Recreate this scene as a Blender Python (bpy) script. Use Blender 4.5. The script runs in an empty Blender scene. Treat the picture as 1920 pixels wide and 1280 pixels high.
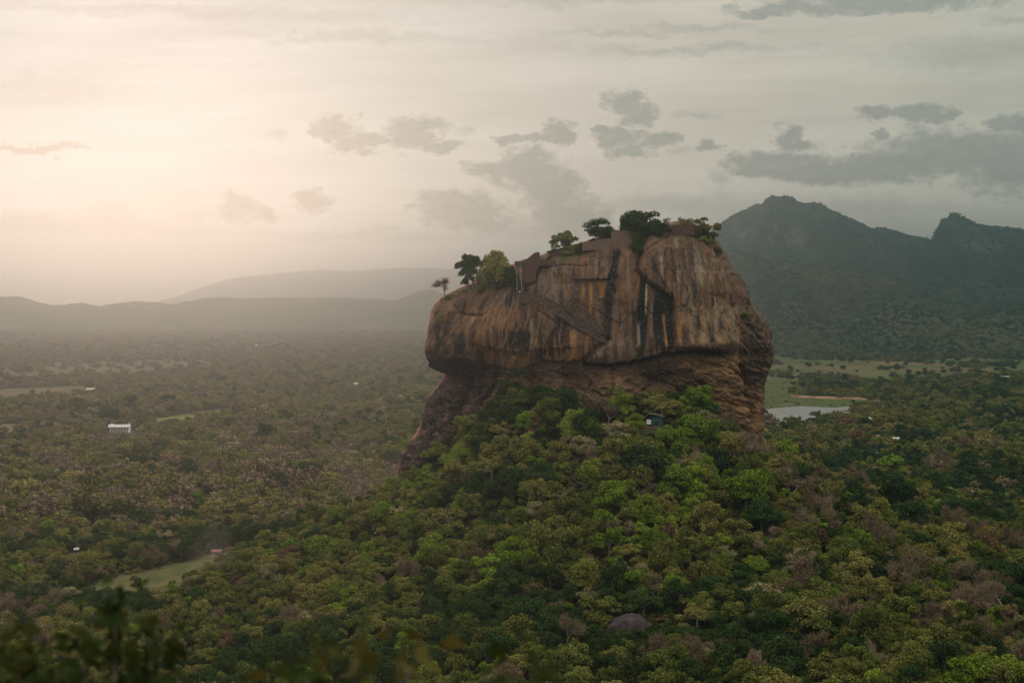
import bpy, math, random
import numpy as np
from mathutils import Vector

R = math.radians
SC = bpy.context.scene
COL = SC.collection
rng = np.random.default_rng(7)
random.seed(7)

# ----------------------------------------------------------------------------
# camera, light, exposure, sky
# ----------------------------------------------------------------------------
F = 3290.0            # focal length in pixels of a 1920 wide picture
H = 125.0             # eye height above the plain
HY = 575.0            # row of the eye level

cam = bpy.data.cameras.new('camera')
cam.sensor_width = 36.0
cam.lens = F / 1920 * 36.0
cam.shift_y = -(640 - HY) / 1920
cam.clip_start = 0.1
cam.clip_end = 120000
cam.dof.use_dof = True
cam.dof.focus_distance = 840
cam.dof.aperture_fstop = 1.8
camo = bpy.data.objects.new('camera', cam)
COL.objects.link(camo)
camo.location = (0, 0, H)
camo.rotation_euler = (R(90), 0, 0)
SC.camera = camo

SUN_AZ, SUN_EL = -12.5, 5.0
sun = bpy.data.lights.new('sun', 'SUN')
sun.energy = 3.6
sun.angle = R(16)
sun.color = (1.0, 0.285, 0.178)
suno = bpy.data.objects.new('sun', sun)
COL.objects.link(suno)
sd = Vector((math.sin(R(SUN_AZ)) * math.cos(R(SUN_EL)), math.cos(R(SUN_AZ)) * math.cos(R(SUN_EL)), math.sin(R(SUN_EL))))
suno.rotation_euler = (-sd).to_track_quat('-Z', 'Y').to_euler()
suno.location = (0, 0, 300)

SC.view_settings.view_transform = 'Standard'
SC.view_settings.look = 'None'
SC.view_settings.exposure = 0.45
SC.view_settings.gamma = 1.0
SC.cycles.max_bounces = 5
SC.cycles.diffuse_bounces = 2
SC.cycles.glossy_bounces = 2
SC.cycles.transmission_bounces = 2
SC.cycles.volume_bounces = 0
SC.cycles.transparent_max_bounces = 4


class V:
    """a node socket (or number) one can do sums with"""
    nt = None

    def __init__(s, k): s.k = k

    @staticmethod
    def m(op, *a, clamp=False):
        n = V.nt.nodes.new('ShaderNodeMath'); n.operation = op; n.use_clamp = clamp
        for i, x in enumerate(a):
            x = x.k if isinstance(x, V) else x
            if isinstance(x, (int, float)): n.inputs[i].default_value = x
            else: V.nt.links.new(x, n.inputs[i])
        return V(n.outputs[0])

    def __add__(s, o): return V.m('ADD', s, o)
    __radd__ = __add__
    def __sub__(s, o): return V.m('SUBTRACT', s, o)
    def __rsub__(s, o): return V.m('SUBTRACT', o, s)
    def __mul__(s, o): return V.m('MULTIPLY', s, o)
    __rmul__ = __mul__
    def __truediv__(s, o): return V.m('DIVIDE', s, o)
    def __pow__(s, o): return V.m('POWER', s, o)
    def exp(s): return V.m('EXPONENT', s)
    def max(s, o): return V.m('MAXIMUM', s, o)
    def min(s, o): return V.m('MINIMUM', s, o)

    def step(s, a, b):
        n = V.nt.nodes.new('ShaderNodeMapRange'); n.interpolation_type = 'SMOOTHSTEP'
        V.nt.links.new(s.k, n.inputs[0]); n.inputs[1].default_value = a; n.inputs[2].default_value = b
        return V(n.outputs[0])


def link(sock, inp):
    if isinstance(sock, V): sock = sock.k
    V.nt.links.new(sock, inp)


def xyz(x, y, z=0.0):
    n = V.nt.nodes.new('ShaderNodeCombineXYZ')
    for i, q in enumerate((x, y, z)):
        if isinstance(q, V): link(q, n.inputs[i])
        else: n.inputs[i].default_value = q
    return n.outputs[0]


def noise(vec, scale=1.0, detail=4.0, rough=0.55, dist=0.0):
    n = V.nt.nodes.new('ShaderNodeTexNoise')
    if vec is not None: link(vec, n.inputs['Vector'])
    n.inputs['Scale'].default_value = scale
    n.inputs['Detail'].default_value = detail
    n.inputs['Roughness'].default_value = rough
    n.inputs['Distortion'].default_value = dist
    return n


def mixc(fac, a, b, mode='MIX'):
    n = V.nt.nodes.new('ShaderNodeMix'); n.data_type = 'RGBA'; n.blend_type = mode
    for i, q in ((0, fac), (6, a), (7, b)):
        if isinstance(q, V): q = q.k
        if isinstance(q, (int, float)): n.inputs[i].default_value = q
        elif isinstance(q, tuple): n.inputs[i].default_value = (*q[:3], 1)
        else: V.nt.links.new(q, n.inputs[i])
    return n.outputs[2]


def azel(px, py):
    return math.degrees(math.atan((px - 960) / F)), math.degrees(math.atan((HY - py) / math.hypot(F, px - 960)))


# clouds: picture column, row, half width, half height (1920 px units, turned into directions), thin?
CLOUDS = [
    (628, 240, 48, 26, 0), (660, 275, 44, 20, 0), (705, 266, 50, 14, 0), (775, 254, 58, 34, 0), (825, 274, 42, 13, 0),
    (872, 250, 30, 12, 1), (520, 255, 30, 9, 1),
    (450, 390, 42, 30, 0), (496, 402, 24, 16, 0), (380, 402, 70, 20, 1), (585, 375, 40, 19, 0), (215, 408, 48, 26, 1),
    (70, 420, 95, 17, 1), (75, 281, 85, 10, 0), (90, 160, 140, 28, 1), (300, 430, 160, 14, 1),
    (850, 386, 80, 34, 0), (885, 406, 75, 22, 0), (985, 318, 72, 42, 0), (1035, 356, 62, 46, 0), (930, 318, 60, 16, 0),
    (1060, 398, 70, 40, 0), (965, 264, 34, 10, 0), (1044, 250, 34, 22, 0), (1000, 264, 60, 9, 0),
    (1172, 190, 42, 24, 0), (1212, 214, 34, 22, 0), (1160, 256, 50, 20, 0), (1130, 242, 24, 9, 0), (1185, 282, 44, 13, 0),
    (1236, 266, 30, 16, 0), (1312, 220, 38, 11, 1), (1322, 276, 30, 11, 0), (1270, 285, 30, 8, 1),
    (1484, 258, 34, 26, 0), (1500, 278, 44, 9, 0), (1650, 209, 50, 15, 0), (1722, 214, 50, 20, 0), (1768, 224, 36, 13, 0),
    (1800, 280, 180, 38, 0), (1690, 312, 150, 30, 0), (1545, 318, 130, 24, 0), (1440, 306, 76, 24, 0), (1890, 300, 110, 62, 0),
    (1900, 232, 50, 20, 0), (1640, 246, 22, 10, 0), (1350, 335, 26, 24, 1), (1250, 385, 190, 30, 1), (1500, 400, 300, 40, 1),
    (720, 440, 360, 14, 1), (480, 505, 260, 10, 1), (980, 430, 200, 22, 1),
    (1650, 6, 240, 18, 0), (1480, 16, 130, 12, 0), (1170, 64, 170, 9, 1), (1330, 52, 130, 9, 1), (1905, 34, 60, 9, 1),
    (1080, 2, 200, 16, 1), (1820, 100, 190, 30, 1), (1300, 95, 260, 10, 1), (300, 20, 420, 14, 1), (640, 70, 300, 12, 1),
]


def build_world():
    w = bpy.data.worlds.new('World'); SC.world = w; w.use_nodes = True
    nt = w.node_tree; nt.nodes.clear(); V.nt = nt
    tc = nt.nodes.new('ShaderNodeTexCoord')
    sp = nt.nodes.new('ShaderNodeSeparateXYZ'); nt.links.new(tc.outputs['Generated'], sp.inputs[0])
    x, y, z = (V(o) for o in sp.outputs)
    az = V.m('ARCTAN2', x, y) * 57.29578
    el = V.m('ARCSINE', z) * 57.29578
    sky = nt.nodes.new('ShaderNodeTexSky'); sky.sky_type = 'NISHITA'; sky.sun_disc = False
    sky.sun_elevation = R(SUN_EL); sky.sun_rotation = R(SUN_AZ)
    sky.air_density = 1.0; sky.dust_density = 1.0
    # warped direction for the ragged cumulus
    wn = noise(xyz(az * 0.75, el * 1.2), 1.0, 6.0, 0.66)
    ws = nt.nodes.new('ShaderNodeSeparateXYZ'); nt.links.new(wn.outputs['Color'], ws.inputs[0])
    wx = az + (V(ws.outputs[0]) - 0.5) * 2.6
    wy = el + (V(ws.outputs[1]) - 0.5) * 1.25
    p = xyz(wx, wy)
    d = {0: None, 1: None}
    for (cx, cy, hw, hh, thin) in CLOUDS:
        a, e = azel(cx, cy)
        n = nt.nodes.new('ShaderNodeVectorMath'); n.operation = 'MULTIPLY_ADD'
        sx, sy = 57.4 / hw, 57.4 / hh
        link(p, n.inputs[0]); n.inputs[1].default_value = (sx, sy, 0); n.inputs[2].default_value = (-a * sx, -e * sy, 0)
        ln = nt.nodes.new('ShaderNodeVectorMath'); ln.operation = 'LENGTH'; link(n.outputs[0], ln.inputs[0])
        r = V(ln.outputs['Value'])
        d[thin] = r if d[thin] is None else d[thin].min(r)
    fb = V(noise(xyz(az * 1.5, el * 2.3, 3.0), 1.0, 6.0, 0.68).outputs['Fac']) - 0.5
    dk = (1.22 - d[0]) + fb * 1.7
    thick = dk.step(-0.12, 0.70); rim = dk.step(-0.30, 0.05) * dk.step(0.40, 0.08)
    thin = ((1.15 - d[1]) + fb * 1.6).step(-0.3, 1.2)
    # veil of high cloud, warm on the side of the sun
    side = az.step(-15.0, 6.0)
    veil = mixc(side, (0.52, 0.485, 0.465), (0.495, 0.455, 0.39))
    far = az.step(4, 18)
    veil = mixc(far, veil, (0.43, 0.42, 0.345))
    st = V(noise(xyz(az * 0.10 - el * 0.05, el * 0.75 - az * 0.03, 9.0), 1.0, 4.0, 0.6).outputs['Fac'])
    st2 = V(noise(xyz(az * 0.05, el * 2.3 - az * 0.10, 1.0), 1.0, 3.0, 0.5).outputs['Fac'])
    up = (el * 0.022 + 1.0).max(0.0)
    amp = (st - 0.5) * 0.6 + (st2 - 0.5) * 0.12
    veil = mixc(1.0, veil, xyz(amp + 1.0, amp * 1.05 + 1.0, amp * 1.12 + 1.0), 'MULTIPLY')
    gx = (az + 11.5) * (1 / 8.5); gy = (el - 5.2) * (1 / 4.2)
    glow = ((gx * gx + gy * gy) * -1.0).exp()
    veil = mixc(1.0, veil, mixc(glow, (0, 0, 0), (0.02, 0.02, 0.02)), 'ADD')
    lift = (el.max(0.0) * -0.25).exp() * 0.4 + 1.0
    veil = mixc(1.0, veil, xyz(lift, lift, lift), 'MULTIPLY')
    # dimmer band of far cloud above the horizon
    low = el.step(3.2, 0.2)
    lowc = mixc(az.step(-9.0, -1.0), (0.42, 0.36, 0.32), (0.28, 0.37, 0.375))
    veil = mixc(low * 0.75, veil, lowc)
    # cumulus
    dark = mixc(az.step(-12.0, 3.0), (0.42, 0.36, 0.32), (0.275, 0.285, 0.25))
    veil = mixc(thin * 0.5, veil, dark)
    veil = mixc(rim * 0.10, veil, mixc(1.0, veil, (1.35, 1.3, 1.25), 'MULTIPLY'))
    shade = V(noise(xyz(az * 2.2, el * 3.6, 5.0), 1.0, 5.0, 0.6).outputs['Fac']) * 0.42 + 0.79
    dark = mixc(1.0, dark, xyz(shade, shade, shade), 'MULTIPLY')
    veil = mixc(thick * 0.94, veil, dark)
    # brighter overhead, as under any overcast
    zen = el.step(14.0, 60.0)
    veil = mixc(zen, veil, (1.75, 1.72, 1.62))
    back = (y * -1.0).step(-0.2, 0.6) * el.step(40.0, 10.0)
    veil = mixc(back, veil, (0.95, 0.93, 0.87))
    scaled = mixc(1.0, veil, (10.0, 10.0, 10.0), 'MULTIPLY')
    n = [q for q in nt.nodes if q.type == 'MIX'][-1]; n.clamp_result = False
    col = mixc(0.97, sky.outputs[0], scaled)
    bg = nt.nodes.new('ShaderNodeBackground'); bg.inputs['Strength'].default_value = 0.1
    link(col, bg.inputs['Color'])
    out = nt.nodes.new('ShaderNodeOutputWorld'); nt.links.new(bg.outputs[0], out.inputs[0])
    w.cycles.sampling_method = 'MANUAL'; w.cycles.sample_map_resolution = 512


build_world()

# ----------------------------------------------------------------------------
# helpers
# ----------------------------------------------------------------------------


def smooth(a, b, x):
    t = np.clip((np.asarray(x, float) - a) / (b - a), 0, 1)
    return t * t * (3 - 2 * t)


def _hash(ix, iy, iz, seed):
    h = (ix.astype(np.int64) * 374761393 + iy.astype(np.int64) * 668265263 + iz.astype(np.int64) * 2147483647 + seed * 974711) & 0xFFFFFFFF
    h = ((h ^ (h >> 13)) * 1274126177) & 0xFFFFFFFF
    h = ((h ^ (h >> 16)) * 2246822519) & 0xFFFFFFFF
    h = h ^ (h >> 15)
    return (h & 0xFFFFFF).astype(np.float64) / 0xFFFFFF


def vnoise(x, y, z=None, seed=0):
    x = np.asarray(x, float); y = np.asarray(y, float)
    z = np.zeros_like(x) if z is None else np.asarray(z, float)
    x, y, z = np.broadcast_arrays(x, y, z)
    ix, iy, iz = np.floor(x), np.floor(y), np.floor(z)
    fx, fy, fz = x - ix, y - iy, z - iz
    fx, fy, fz = (q * q * q * (q * (q * 6 - 15) + 10) for q in (fx, fy, fz))
    c = lambda a, b, d: _hash(ix + a, iy + b, iz + d, seed)
    if not np.any(z):
        v = (c(0, 0, 0) * (1 - fx) + c(1, 0, 0) * fx) * (1 - fy) + (c(0, 1, 0) * (1 - fx) + c(1, 1, 0) * fx) * fy
    else:
        v0 = (c(0, 0, 0) * (1 - fx) + c(1, 0, 0) * fx) * (1 - fy) + (c(0, 1, 0) * (1 - fx) + c(1, 1, 0) * fx) * fy
        v1 = (c(0, 0, 1) * (1 - fx) + c(1, 0, 1) * fx) * (1 - fy) + (c(0, 1, 1) * (1 - fx) + c(1, 1, 1) * fx) * fy
        v = v0 * (1 - fz) + v1 * fz
    return v * 2 - 1


def fbm(x, y, z=None, oct=4, seed=0, gain=0.5):
    s = 0; a = 1.0; t = 0
    x = np.asarray(x, float); y = np.asarray(y, float)
    for o in range(oct):
        s = s + a * vnoise(x, y, z, seed + o * 17)
        t += a; a *= gain
        x = x * 2.03 + 11.3; y = y * 2.03 + 5.7
        if z is not None: z = np.asarray(z) * 2.03 + 3.1
    return s / t


def mesh_from(name, co, faces, mat=None, smooth_shade=False):
    """co (n,3); faces: (m,3) / (m,4) array, or a list of index lists"""
    me = bpy.data.meshes.new(name)
    co = np.asarray(co, np.float32)
    if isinstance(faces, np.ndarray):
        k = faces.shape[1]; m = faces.shape[0]
        me.vertices.add(len(co)); me.vertices.foreach_set('co', co.ravel())
        me.loops.add(m * k); me.loops.foreach_set('vertex_index', faces.astype(np.int32).ravel())
        me.polygons.add(m)
        me.polygons.foreach_set('loop_start', np.arange(0, m * k, k, dtype=np.int32))
        me.update(calc_edges=True); me.validate()
    else:
        me.from_pydata([tuple(map(float, c)) for c in co], [], [list(map(int, f)) for f in faces])
        me.update()
    if smooth_shade:
        me.polygons.foreach_set('use_smooth', np.ones(len(me.polygons), bool))
    if mat: me.materials.append(mat)
    return me


def set_col(me, rgb, name='Col'):
    at = me.color_attributes.new(name, 'FLOAT_COLOR', 'POINT')
    a = np.ones((len(me.vertices), 4), np.float32); a[:, :3] = rgb
    at.data.foreach_set('color', a.ravel())


def obj(name, me, parent=None, loc=None, **props):
    o = bpy.data.objects.new(name, me); COL.objects.link(o)
    if parent is not None: o.parent = parent
    if loc is not None: o.location = loc
    for k, v in props.items(): o[k] = v
    return o


def thing(name, label, category, loc, rz=0.0, group=None, scale=None):
    o = bpy.data.objects.new(name, None); COL.objects.link(o)
    o.empty_display_size = 1.0
    o.location = loc; o.rotation_euler = (0, 0, rz)
    if scale is not None: o.scale = scale
    o['label'] = label; o['category'] = category
    if group: o['group'] = group
    return o


class MB:
    """collects boxes, prisms and tubes into one mesh"""
    def __init__(s): s.v = []; s.f = []

    def add(s, vs, fs):
        b = len(s.v); s.v += [tuple(v) for v in vs]; s.f += [[i + b for i in f] for f in fs]; return s

    def box(s, x0, x1, y0, y1, z0, z1):
        return s.add([(x0, y0, z0), (x1, y0, z0), (x1, y1, z0), (x0, y1, z0), (x0, y0, z1), (x1, y0, z1), (x1, y1, z1), (x0, y1, z1)],
                     [(0, 3, 2, 1), (4, 5, 6, 7), (0, 1, 5, 4), (1, 2, 6, 5), (2, 3, 7, 6), (3, 0, 4, 7)])

    def prism(s, poly, y0, y1):
        """polygon in x,z pushed along y"""
        n = len(poly)
        vs = [(x, y0, z) for x, z in poly] + [(x, y1, z) for x, z in poly]
        fs = [list(range(n)), list(range(2 * n - 1, n - 1, -1))] + [[i, i + n, (i + 1) % n + n, (i + 1) % n] for i in range(n)]
        return s.add(vs, fs)

    def tube(s, pts, rad, sides=6):
        pts = [Vector(p) for p in pts]
        if not hasattr(rad, '__len__'): rad = [rad] * len(pts)
        vs = []; fs = []
        for i, p in enumerate(pts):
            t = (pts[min(i + 1, len(pts) - 1)] - pts[max(i - 1, 0)]).normalized()
            a = t.orthogonal().normalized(); b = t.cross(a)
            for k in range(sides):
                q = 2 * math.pi * k / sides
                vs.append(p + (a * math.cos(q) + b * math.sin(q)) * rad[i])
        for i in range(len(pts) - 1):
            for k in range(sides):
                k2 = (k + 1) % sides
                fs.append((i * sides + k, i * sides + k2, (i + 1) * sides + k2, (i + 1) * sides + k))
        fs.append(list(range(sides - 1, -1, -1))); fs.append([(len(pts) - 1) * sides + k for k in range(sides)])
        return s.add(vs, fs)

    def mesh(s, name, mat): return mesh_from(name, s.v, s.f, mat)
    def build(s, name, mat, parent=None, **props): return obj(name, s.mesh(name, mat), parent, **props)


def P(px, py, Y):
    return Vector(((px - 960) / F * Y, Y, H - (py - HY) / F * Y))


def to_px(x, y, z): return 960 + F * x / y, HY + F * (H - z) / y


def in_poly(px, py, poly):
    ins = np.zeros(np.shape(px), bool); n = len(poly)
    for i in range(n):
        x0, y0 = poly[i]; x1, y1 = poly[(i + 1) % n]
        if y0 == y1: continue
        c = ((y0 > py) != (y1 > py)) & (px < (x1 - x0) * (py - y0) / (y1 - y0) + x0)
        ins ^= c
    return ins


# ----------------------------------------------------------------------------
# materials
# ----------------------------------------------------------------------------


def new_mat(name):
    m = bpy.data.materials.new(name); m.use_nodes = True
    V.nt = m.node_tree
    b = m.node_tree.nodes['Principled BSDF']
    b.inputs['Specular IOR Level'].default_value = 0.15
    b.inputs['Roughness'].default_value = 0.85
    return m, b


def attr(name):
    n = V.nt.nodes.new('ShaderNodeAttribute'); n.attribute_name = name; return n.outputs['Color']


def objpos():
    n = V.nt.nodes.new('ShaderNodeNewGeometry'); return n.outputs['Position']


def bump(h, b, strength, dist):
    n = V.nt.nodes.new('ShaderNodeBump'); n.inputs['Strength'].default_value = strength; n.inputs['Distance'].default_value = dist
    link(h, n.inputs['Height']); V.nt.links.new(n.outputs[0], b.inputs['Normal'])


def scaled_pos(sx, sy, sz):
    n = V.nt.nodes.new('ShaderNodeVectorMath'); n.operation = 'MULTIPLY'
    link(objpos(), n.inputs[0]); n.inputs[1].default_value = (sx, sy, sz); return n.outputs[0]


def mottled(name, col, amt=0.25, scale=1.0, rough=0.85, bmp=0.0, spec=0.15):
    m, b = new_mat(name)
    f = noise(scaled_pos(scale, scale, scale), 1.0, 5.0, 0.6)
    lo = tuple(c * (1 - amt) for c in col); hi = tuple(min(1, c * (1 + amt)) for c in col)
    link(mixc(V(f.outputs['Fac']).step(0.3, 0.7), lo, hi), b.inputs['Base Color'])
    b.inputs['Roughness'].default_value = rough; b.inputs['Specular IOR Level'].default_value = spec
    if bmp: bump(f.outputs['Fac'], b, 0.6, bmp)
    return m


def vcol_mat(name, nscale, amt, bdist, stretch=1.0, fine=None, famt=0.9):
    m, b = new_mat(name)
    p = scaled_pos(nscale, nscale, nscale * stretch)
    f = V(noise(p, 1.0, 6.0, 0.65).outputs['Fac'])
    k = (f - 0.5) * (2 * amt) + 1.0
    c = mixc(1.0, attr('Col'), xyz(k, k, k), 'MULTIPLY')
    h = f
    if fine:
        g = V(noise(scaled_pos(fine, fine, fine), 1.0, 3.0, 0.6).outputs['Fac'])
        k2 = (g - 0.5) * famt + 1.0
        c = mixc(1.0, c, xyz(k2, k2, k2), 'MULTIPLY'); h = f + g * 0.3
    link(c, b.inputs['Base Color'])
    bump(h, b, 1.0, bdist)
    return m


def leaf_mat(name, c0, c1, c2, trans=0.14):
    """foliage: every tree and every leaf clump its own tint between three colours"""
    m = bpy.data.materials.new(name); m.use_nodes = True; V.nt = m.node_tree; V.nt.nodes.clear()
    oi = V.nt.nodes.new('ShaderNodeObjectInfo'); ge = V.nt.nodes.new('ShaderNodeNewGeometry')
    rnd = V(oi.outputs['Random']); isl = V(ge.outputs['Random Per Island'])
    t = rnd * 0.65 + isl * 0.35
    c = mixc(t.step(0.0, 0.5), c0, c1); c = mixc(t.step(0.5, 1.0), c, c2)
    k = V.m('FRACT', rnd * 17.31) * 0.5 + 0.7 + (isl - 0.5) * 0.5
    c = mixc(1.0, c, xyz(k, k, k), 'MULTIPLY')
    d = V.nt.nodes.new('ShaderNodeBsdfDiffuse'); link(c, d.inputs['Color'])
    tr = V.nt.nodes.new('ShaderNodeBsdfTranslucent'); link(mixc(1.0, c, (1.1, 1.15, 0.6), 'MULTIPLY'), tr.inputs['Color'])
    mx = V.nt.nodes.new('ShaderNodeMixShader'); mx.inputs[0].default_value = trans
    V.nt.links.new(d.outputs[0], mx.inputs[1]); V.nt.links.new(tr.outputs[0], mx.inputs[2])
    o = V.nt.nodes.new('ShaderNodeOutputMaterial'); V.nt.links.new(mx.outputs[0], o.inputs[0])
    return m


LEAF = {
    'dark': leaf_mat('dark_foliage', (0.018, 0.036, 0.010), (0.028, 0.048, 0.013), (0.040, 0.060, 0.016)),
    'mid': leaf_mat('mid_foliage', (0.050, 0.068, 0.014), (0.088, 0.100, 0.020), (0.125, 0.122, 0.028)),
    'bright': leaf_mat('bright_foliage', (0.07, 0.115, 0.012), (0.11, 0.155, 0.016), (0.16, 0.18, 0.024)),
    'olive': leaf_mat('olive_foliage', (0.10, 0.098, 0.026), (0.14, 0.128, 0.034), (0.18, 0.15, 0.042)),
    'pale': leaf_mat('pale_foliage', (0.15, 0.135, 0.065), (0.19, 0.165, 0.08), (0.22, 0.18, 0.09)),
    'rust': leaf_mat('rust_foliage', (0.10, 0.065, 0.032), (0.13, 0.08, 0.04), (0.15, 0.10, 0.045)),
    'bare': leaf_mat('bare_twigs', (0.11, 0.078, 0.045), (0.15, 0.105, 0.062), (0.19, 0.14, 0.085), 0.0),
}
BARK = mottled('bark', (0.13, 0.105, 0.085), 0.3, 2.0)
PALEBARK = mottled('pale_bark', (0.22, 0.185, 0.145), 0.2, 2.0)
ROCKMAT = vcol_mat('rock_face', 0.30, 0.30, 0.5, 0.35, 2.0, 0.45)
GROUND = vcol_mat('ground_earth', 0.06, 0.30, 0.6, 1.0, 0.9)
for _m in (GROUND, ROCKMAT):
    _m.node_tree.nodes['Principled BSDF'].inputs['Specular IOR Level'].default_value = 0.0 if _m is GROUND else 0.1
HILLMAT = vcol_mat('hill_forest', 0.018, 0.45, 9.0, 1.0, 0.09)
HILLMAT.node_tree.nodes['Principled BSDF'].inputs['Specular IOR Level'].default_value = 0.0
BRICK = mottled('red_brick', (0.075, 0.038, 0.028), 0.35, 1.5, bmp=0.2)
PALEBRICK = mottled('weathered_brick', (0.12, 0.075, 0.055), 0.4, 1.2, bmp=0.2)
STEEL = mottled('brown_steel', (0.055, 0.035, 0.03), 0.2, 1.0)
WHITE = mottled('white_paint', (0.78, 0.76, 0.72), 0.08, 0.5)
DULLWHITE = mottled('weathered_whitewash', (0.44, 0.42, 0.38), 0.2, 0.5)
GREENPAINT = mottled('green_paint', (0.02, 0.055, 0.045), 0.2, 1.0)
DARKIN = mottled('dark_wood', (0.02, 0.018, 0.016), 0.3, 1.0)
ROOFMETAL = mottled('mossy_roof_sheet', (0.13, 0.14, 0.09), 0.3, 0.6)
TILE = mottled('clay_roof', (0.18, 0.085, 0.06), 0.25, 0.4)
GREYROOF = mottled('pale_roof', (0.42, 0.39, 0.35), 0.2, 0.4)

# ----------------------------------------------------------------------------
# the lie of the land
# ----------------------------------------------------------------------------
ROCK_C = (46.0, 872.0)
LAKE = [(1300, 772), (1430, 767), (1500, 761), (1560, 764), (1600, 761), (1665, 755), (1650, 763), (1580, 770), (1612, 779), (1560, 785),
        (1505, 801), (1470, 806), (1440, 797), (1300, 797)]
POND = [(1760, 777), (1800, 773), (1850, 771), (1875, 775), (1840, 780), (1780, 782)]
CLEAR = {
    'meadow': [(120, 1135), (190, 1105), (330, 1078), (440, 1060), (490, 1062), (470, 1092), (380, 1128), (300, 1165), (190, 1170)],
    'bank': [(1300, 715), (1500, 712), (1500, 735), (1490, 744), (1640, 752), (1900, 752), (1700, 766), (1300, 770)],
    'tan_right': [(1855, 790), (1960, 782), (1960, 798), (1850, 800)],
    'strip_a': [(-60, 735), (160, 726), (185, 744), (60, 756), (-60, 762)],
    'strip_b': [(-60, 800), (110, 794), (125, 814), (20, 828), (-60, 834)],
    'strip_c': [(270, 790), (420, 772), (440, 786), (300, 810)],
    'house_yard': [(196, 812), (250, 812), (262, 836), (190, 836)],
    'hut': [(1212, 782), (1250, 782), (1254, 808), (1208, 812)],
}
FIELD_R = [(1280, 655), (1920, 648), (2000, 655), (2000, 700), (1750, 716), (1500, 730), (1280, 730)]
FIELD_L = [(-60, 690), (120, 680), (380, 676), (420, 690), (330, 706), (100, 716), (-60, 722)]


def plain_px(x, y):
    y = np.maximum(y, 1.0)
    return 960 + F * x / y, HY + F * H / y


def ground_z(x, y):
    x = np.asarray(x, float); y = np.asarray(y, float)
    r1 = np.hypot((x - 41) * np.where(x > 41, 1.04, 1.07), y - 805)
    z = 2.0 + 1.8 * fbm(x / 260, y / 260, oct=3, seed=3)
    z = z + 66 * np.exp(-(r1 / 120) ** 2) * (1 + 0.10 * fbm(x / 45, y / 45, oct=3, seed=5))
    z = z + 21 * np.exp(-((x - 2) / 27) ** 2 - ((y - 818) / 34) ** 2)
    z = z + 9 * np.exp(-((x - 72) / 25) ** 2 - ((y - 812) / 30) ** 2)
    z = z + 11 * np.exp(-((x - 190) / 90) ** 2 - ((y - 850) / 120) ** 2)
    z = z + 9 * np.exp(-((x - 150) / 150) ** 2 - ((y - 640) / 130) ** 2)
    # the neighbouring outcrop the picture is taken from
    r0 = np.hypot(x, y)
    z = z + (H - 6.6) * np.exp(-(np.maximum(r0 - 6.5, 0) / 46) ** 1.15)
    px, py = plain_px(x, y)
    if np.ndim(x):
        ok = (y > 1500) & (y < 3200)
        lk = ok & (in_poly(px, py, LAKE) | in_poly(px, py, POND))
        near = ok & (py > 745) & (py < 815) & (px > 1250)
        z = np.where(near, np.minimum(z, 1.2), z)
        z = np.where(lk, -1.2, z)
    return z


def gz(x, y): return float(ground_z(np.array([x, x]), np.array([y, y]))[0])


def ground_colour(x, y):
    px, py = plain_px(x, y)
    n1 = fbm(x / 90, y / 90, oct=4, seed=21); n2 = fbm(x / 14, y / 14, oct=3, seed=22)
    c = np.empty((len(x), 3)); c[:] = (0.055, 0.052, 0.026)
    def lay(mask, col):
        m = np.clip(mask, 0, 1)[:, None]; c[:] = c * (1 - m) + np.asarray(col) * m
    lay(smooth(-0.1, 0.5, n1) * 0.7, (0.105, 0.078, 0.045))
    lay(smooth(0.1, 0.5, n2) * 0.5, (0.035, 0.045, 0.016))
    front = y > 300
    nf = fbm(x / 170, y / 60, oct=3, seed=31)
    fr = front & in_poly(px, py, FIELD_R)
    lay(fr * 0.9, (0.06, 0.064, 0.026))
    lay(fr * smooth(-0.05, 0.25, nf) * 0.9, (0.115, 0.09, 0.045))
    lay(fr * smooth(0.10, 0.35, -nf) * 0.9, (0.06, 0.085, 0.028))
    fl = front & in_poly(px, py, FIELD_L)
    lay(fl * 0.9, (0.10, 0.078, 0.045)); lay(fl * smooth(-0.1, 0.2, nf) * 0.8, (0.075, 0.065, 0.035))
    for k in ('strip_a', 'strip_b', 'tan_right'):
        lay((front & in_poly(px, py, CLEAR[k])) * 0.95, (0.10, 0.076, 0.045))
    lay((front & in_poly(px, py, CLEAR['strip_c'])) * 0.95, (0.12, 0.13, 0.045))
    mw = front & in_poly(px, py, CLEAR['meadow'])
    lay(mw * 1.0, (0.085, 0.075, 0.032)); lay(mw * smooth(-0.15, 0.2, n2) * 0.8, (0.06, 0.062, 0.024)); lay(mw * smooth(0.0, 0.3, fbm(x / 5, y / 9, oct=3, seed=33)) * 0.6, (0.045, 0.055, 0.02))
    bk = front & in_poly(px, py, CLEAR['bank'])
    lay(bk * 1.0, (0.05, 0.065, 0.022)); lay(bk * smooth(0.0, 0.4, n2) * 0.7, (0.095, 0.085, 0.04))
    lay((np.hypot(x, y) < 60) * 0.8, (0.10, 0.075, 0.05))
    return c


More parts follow.
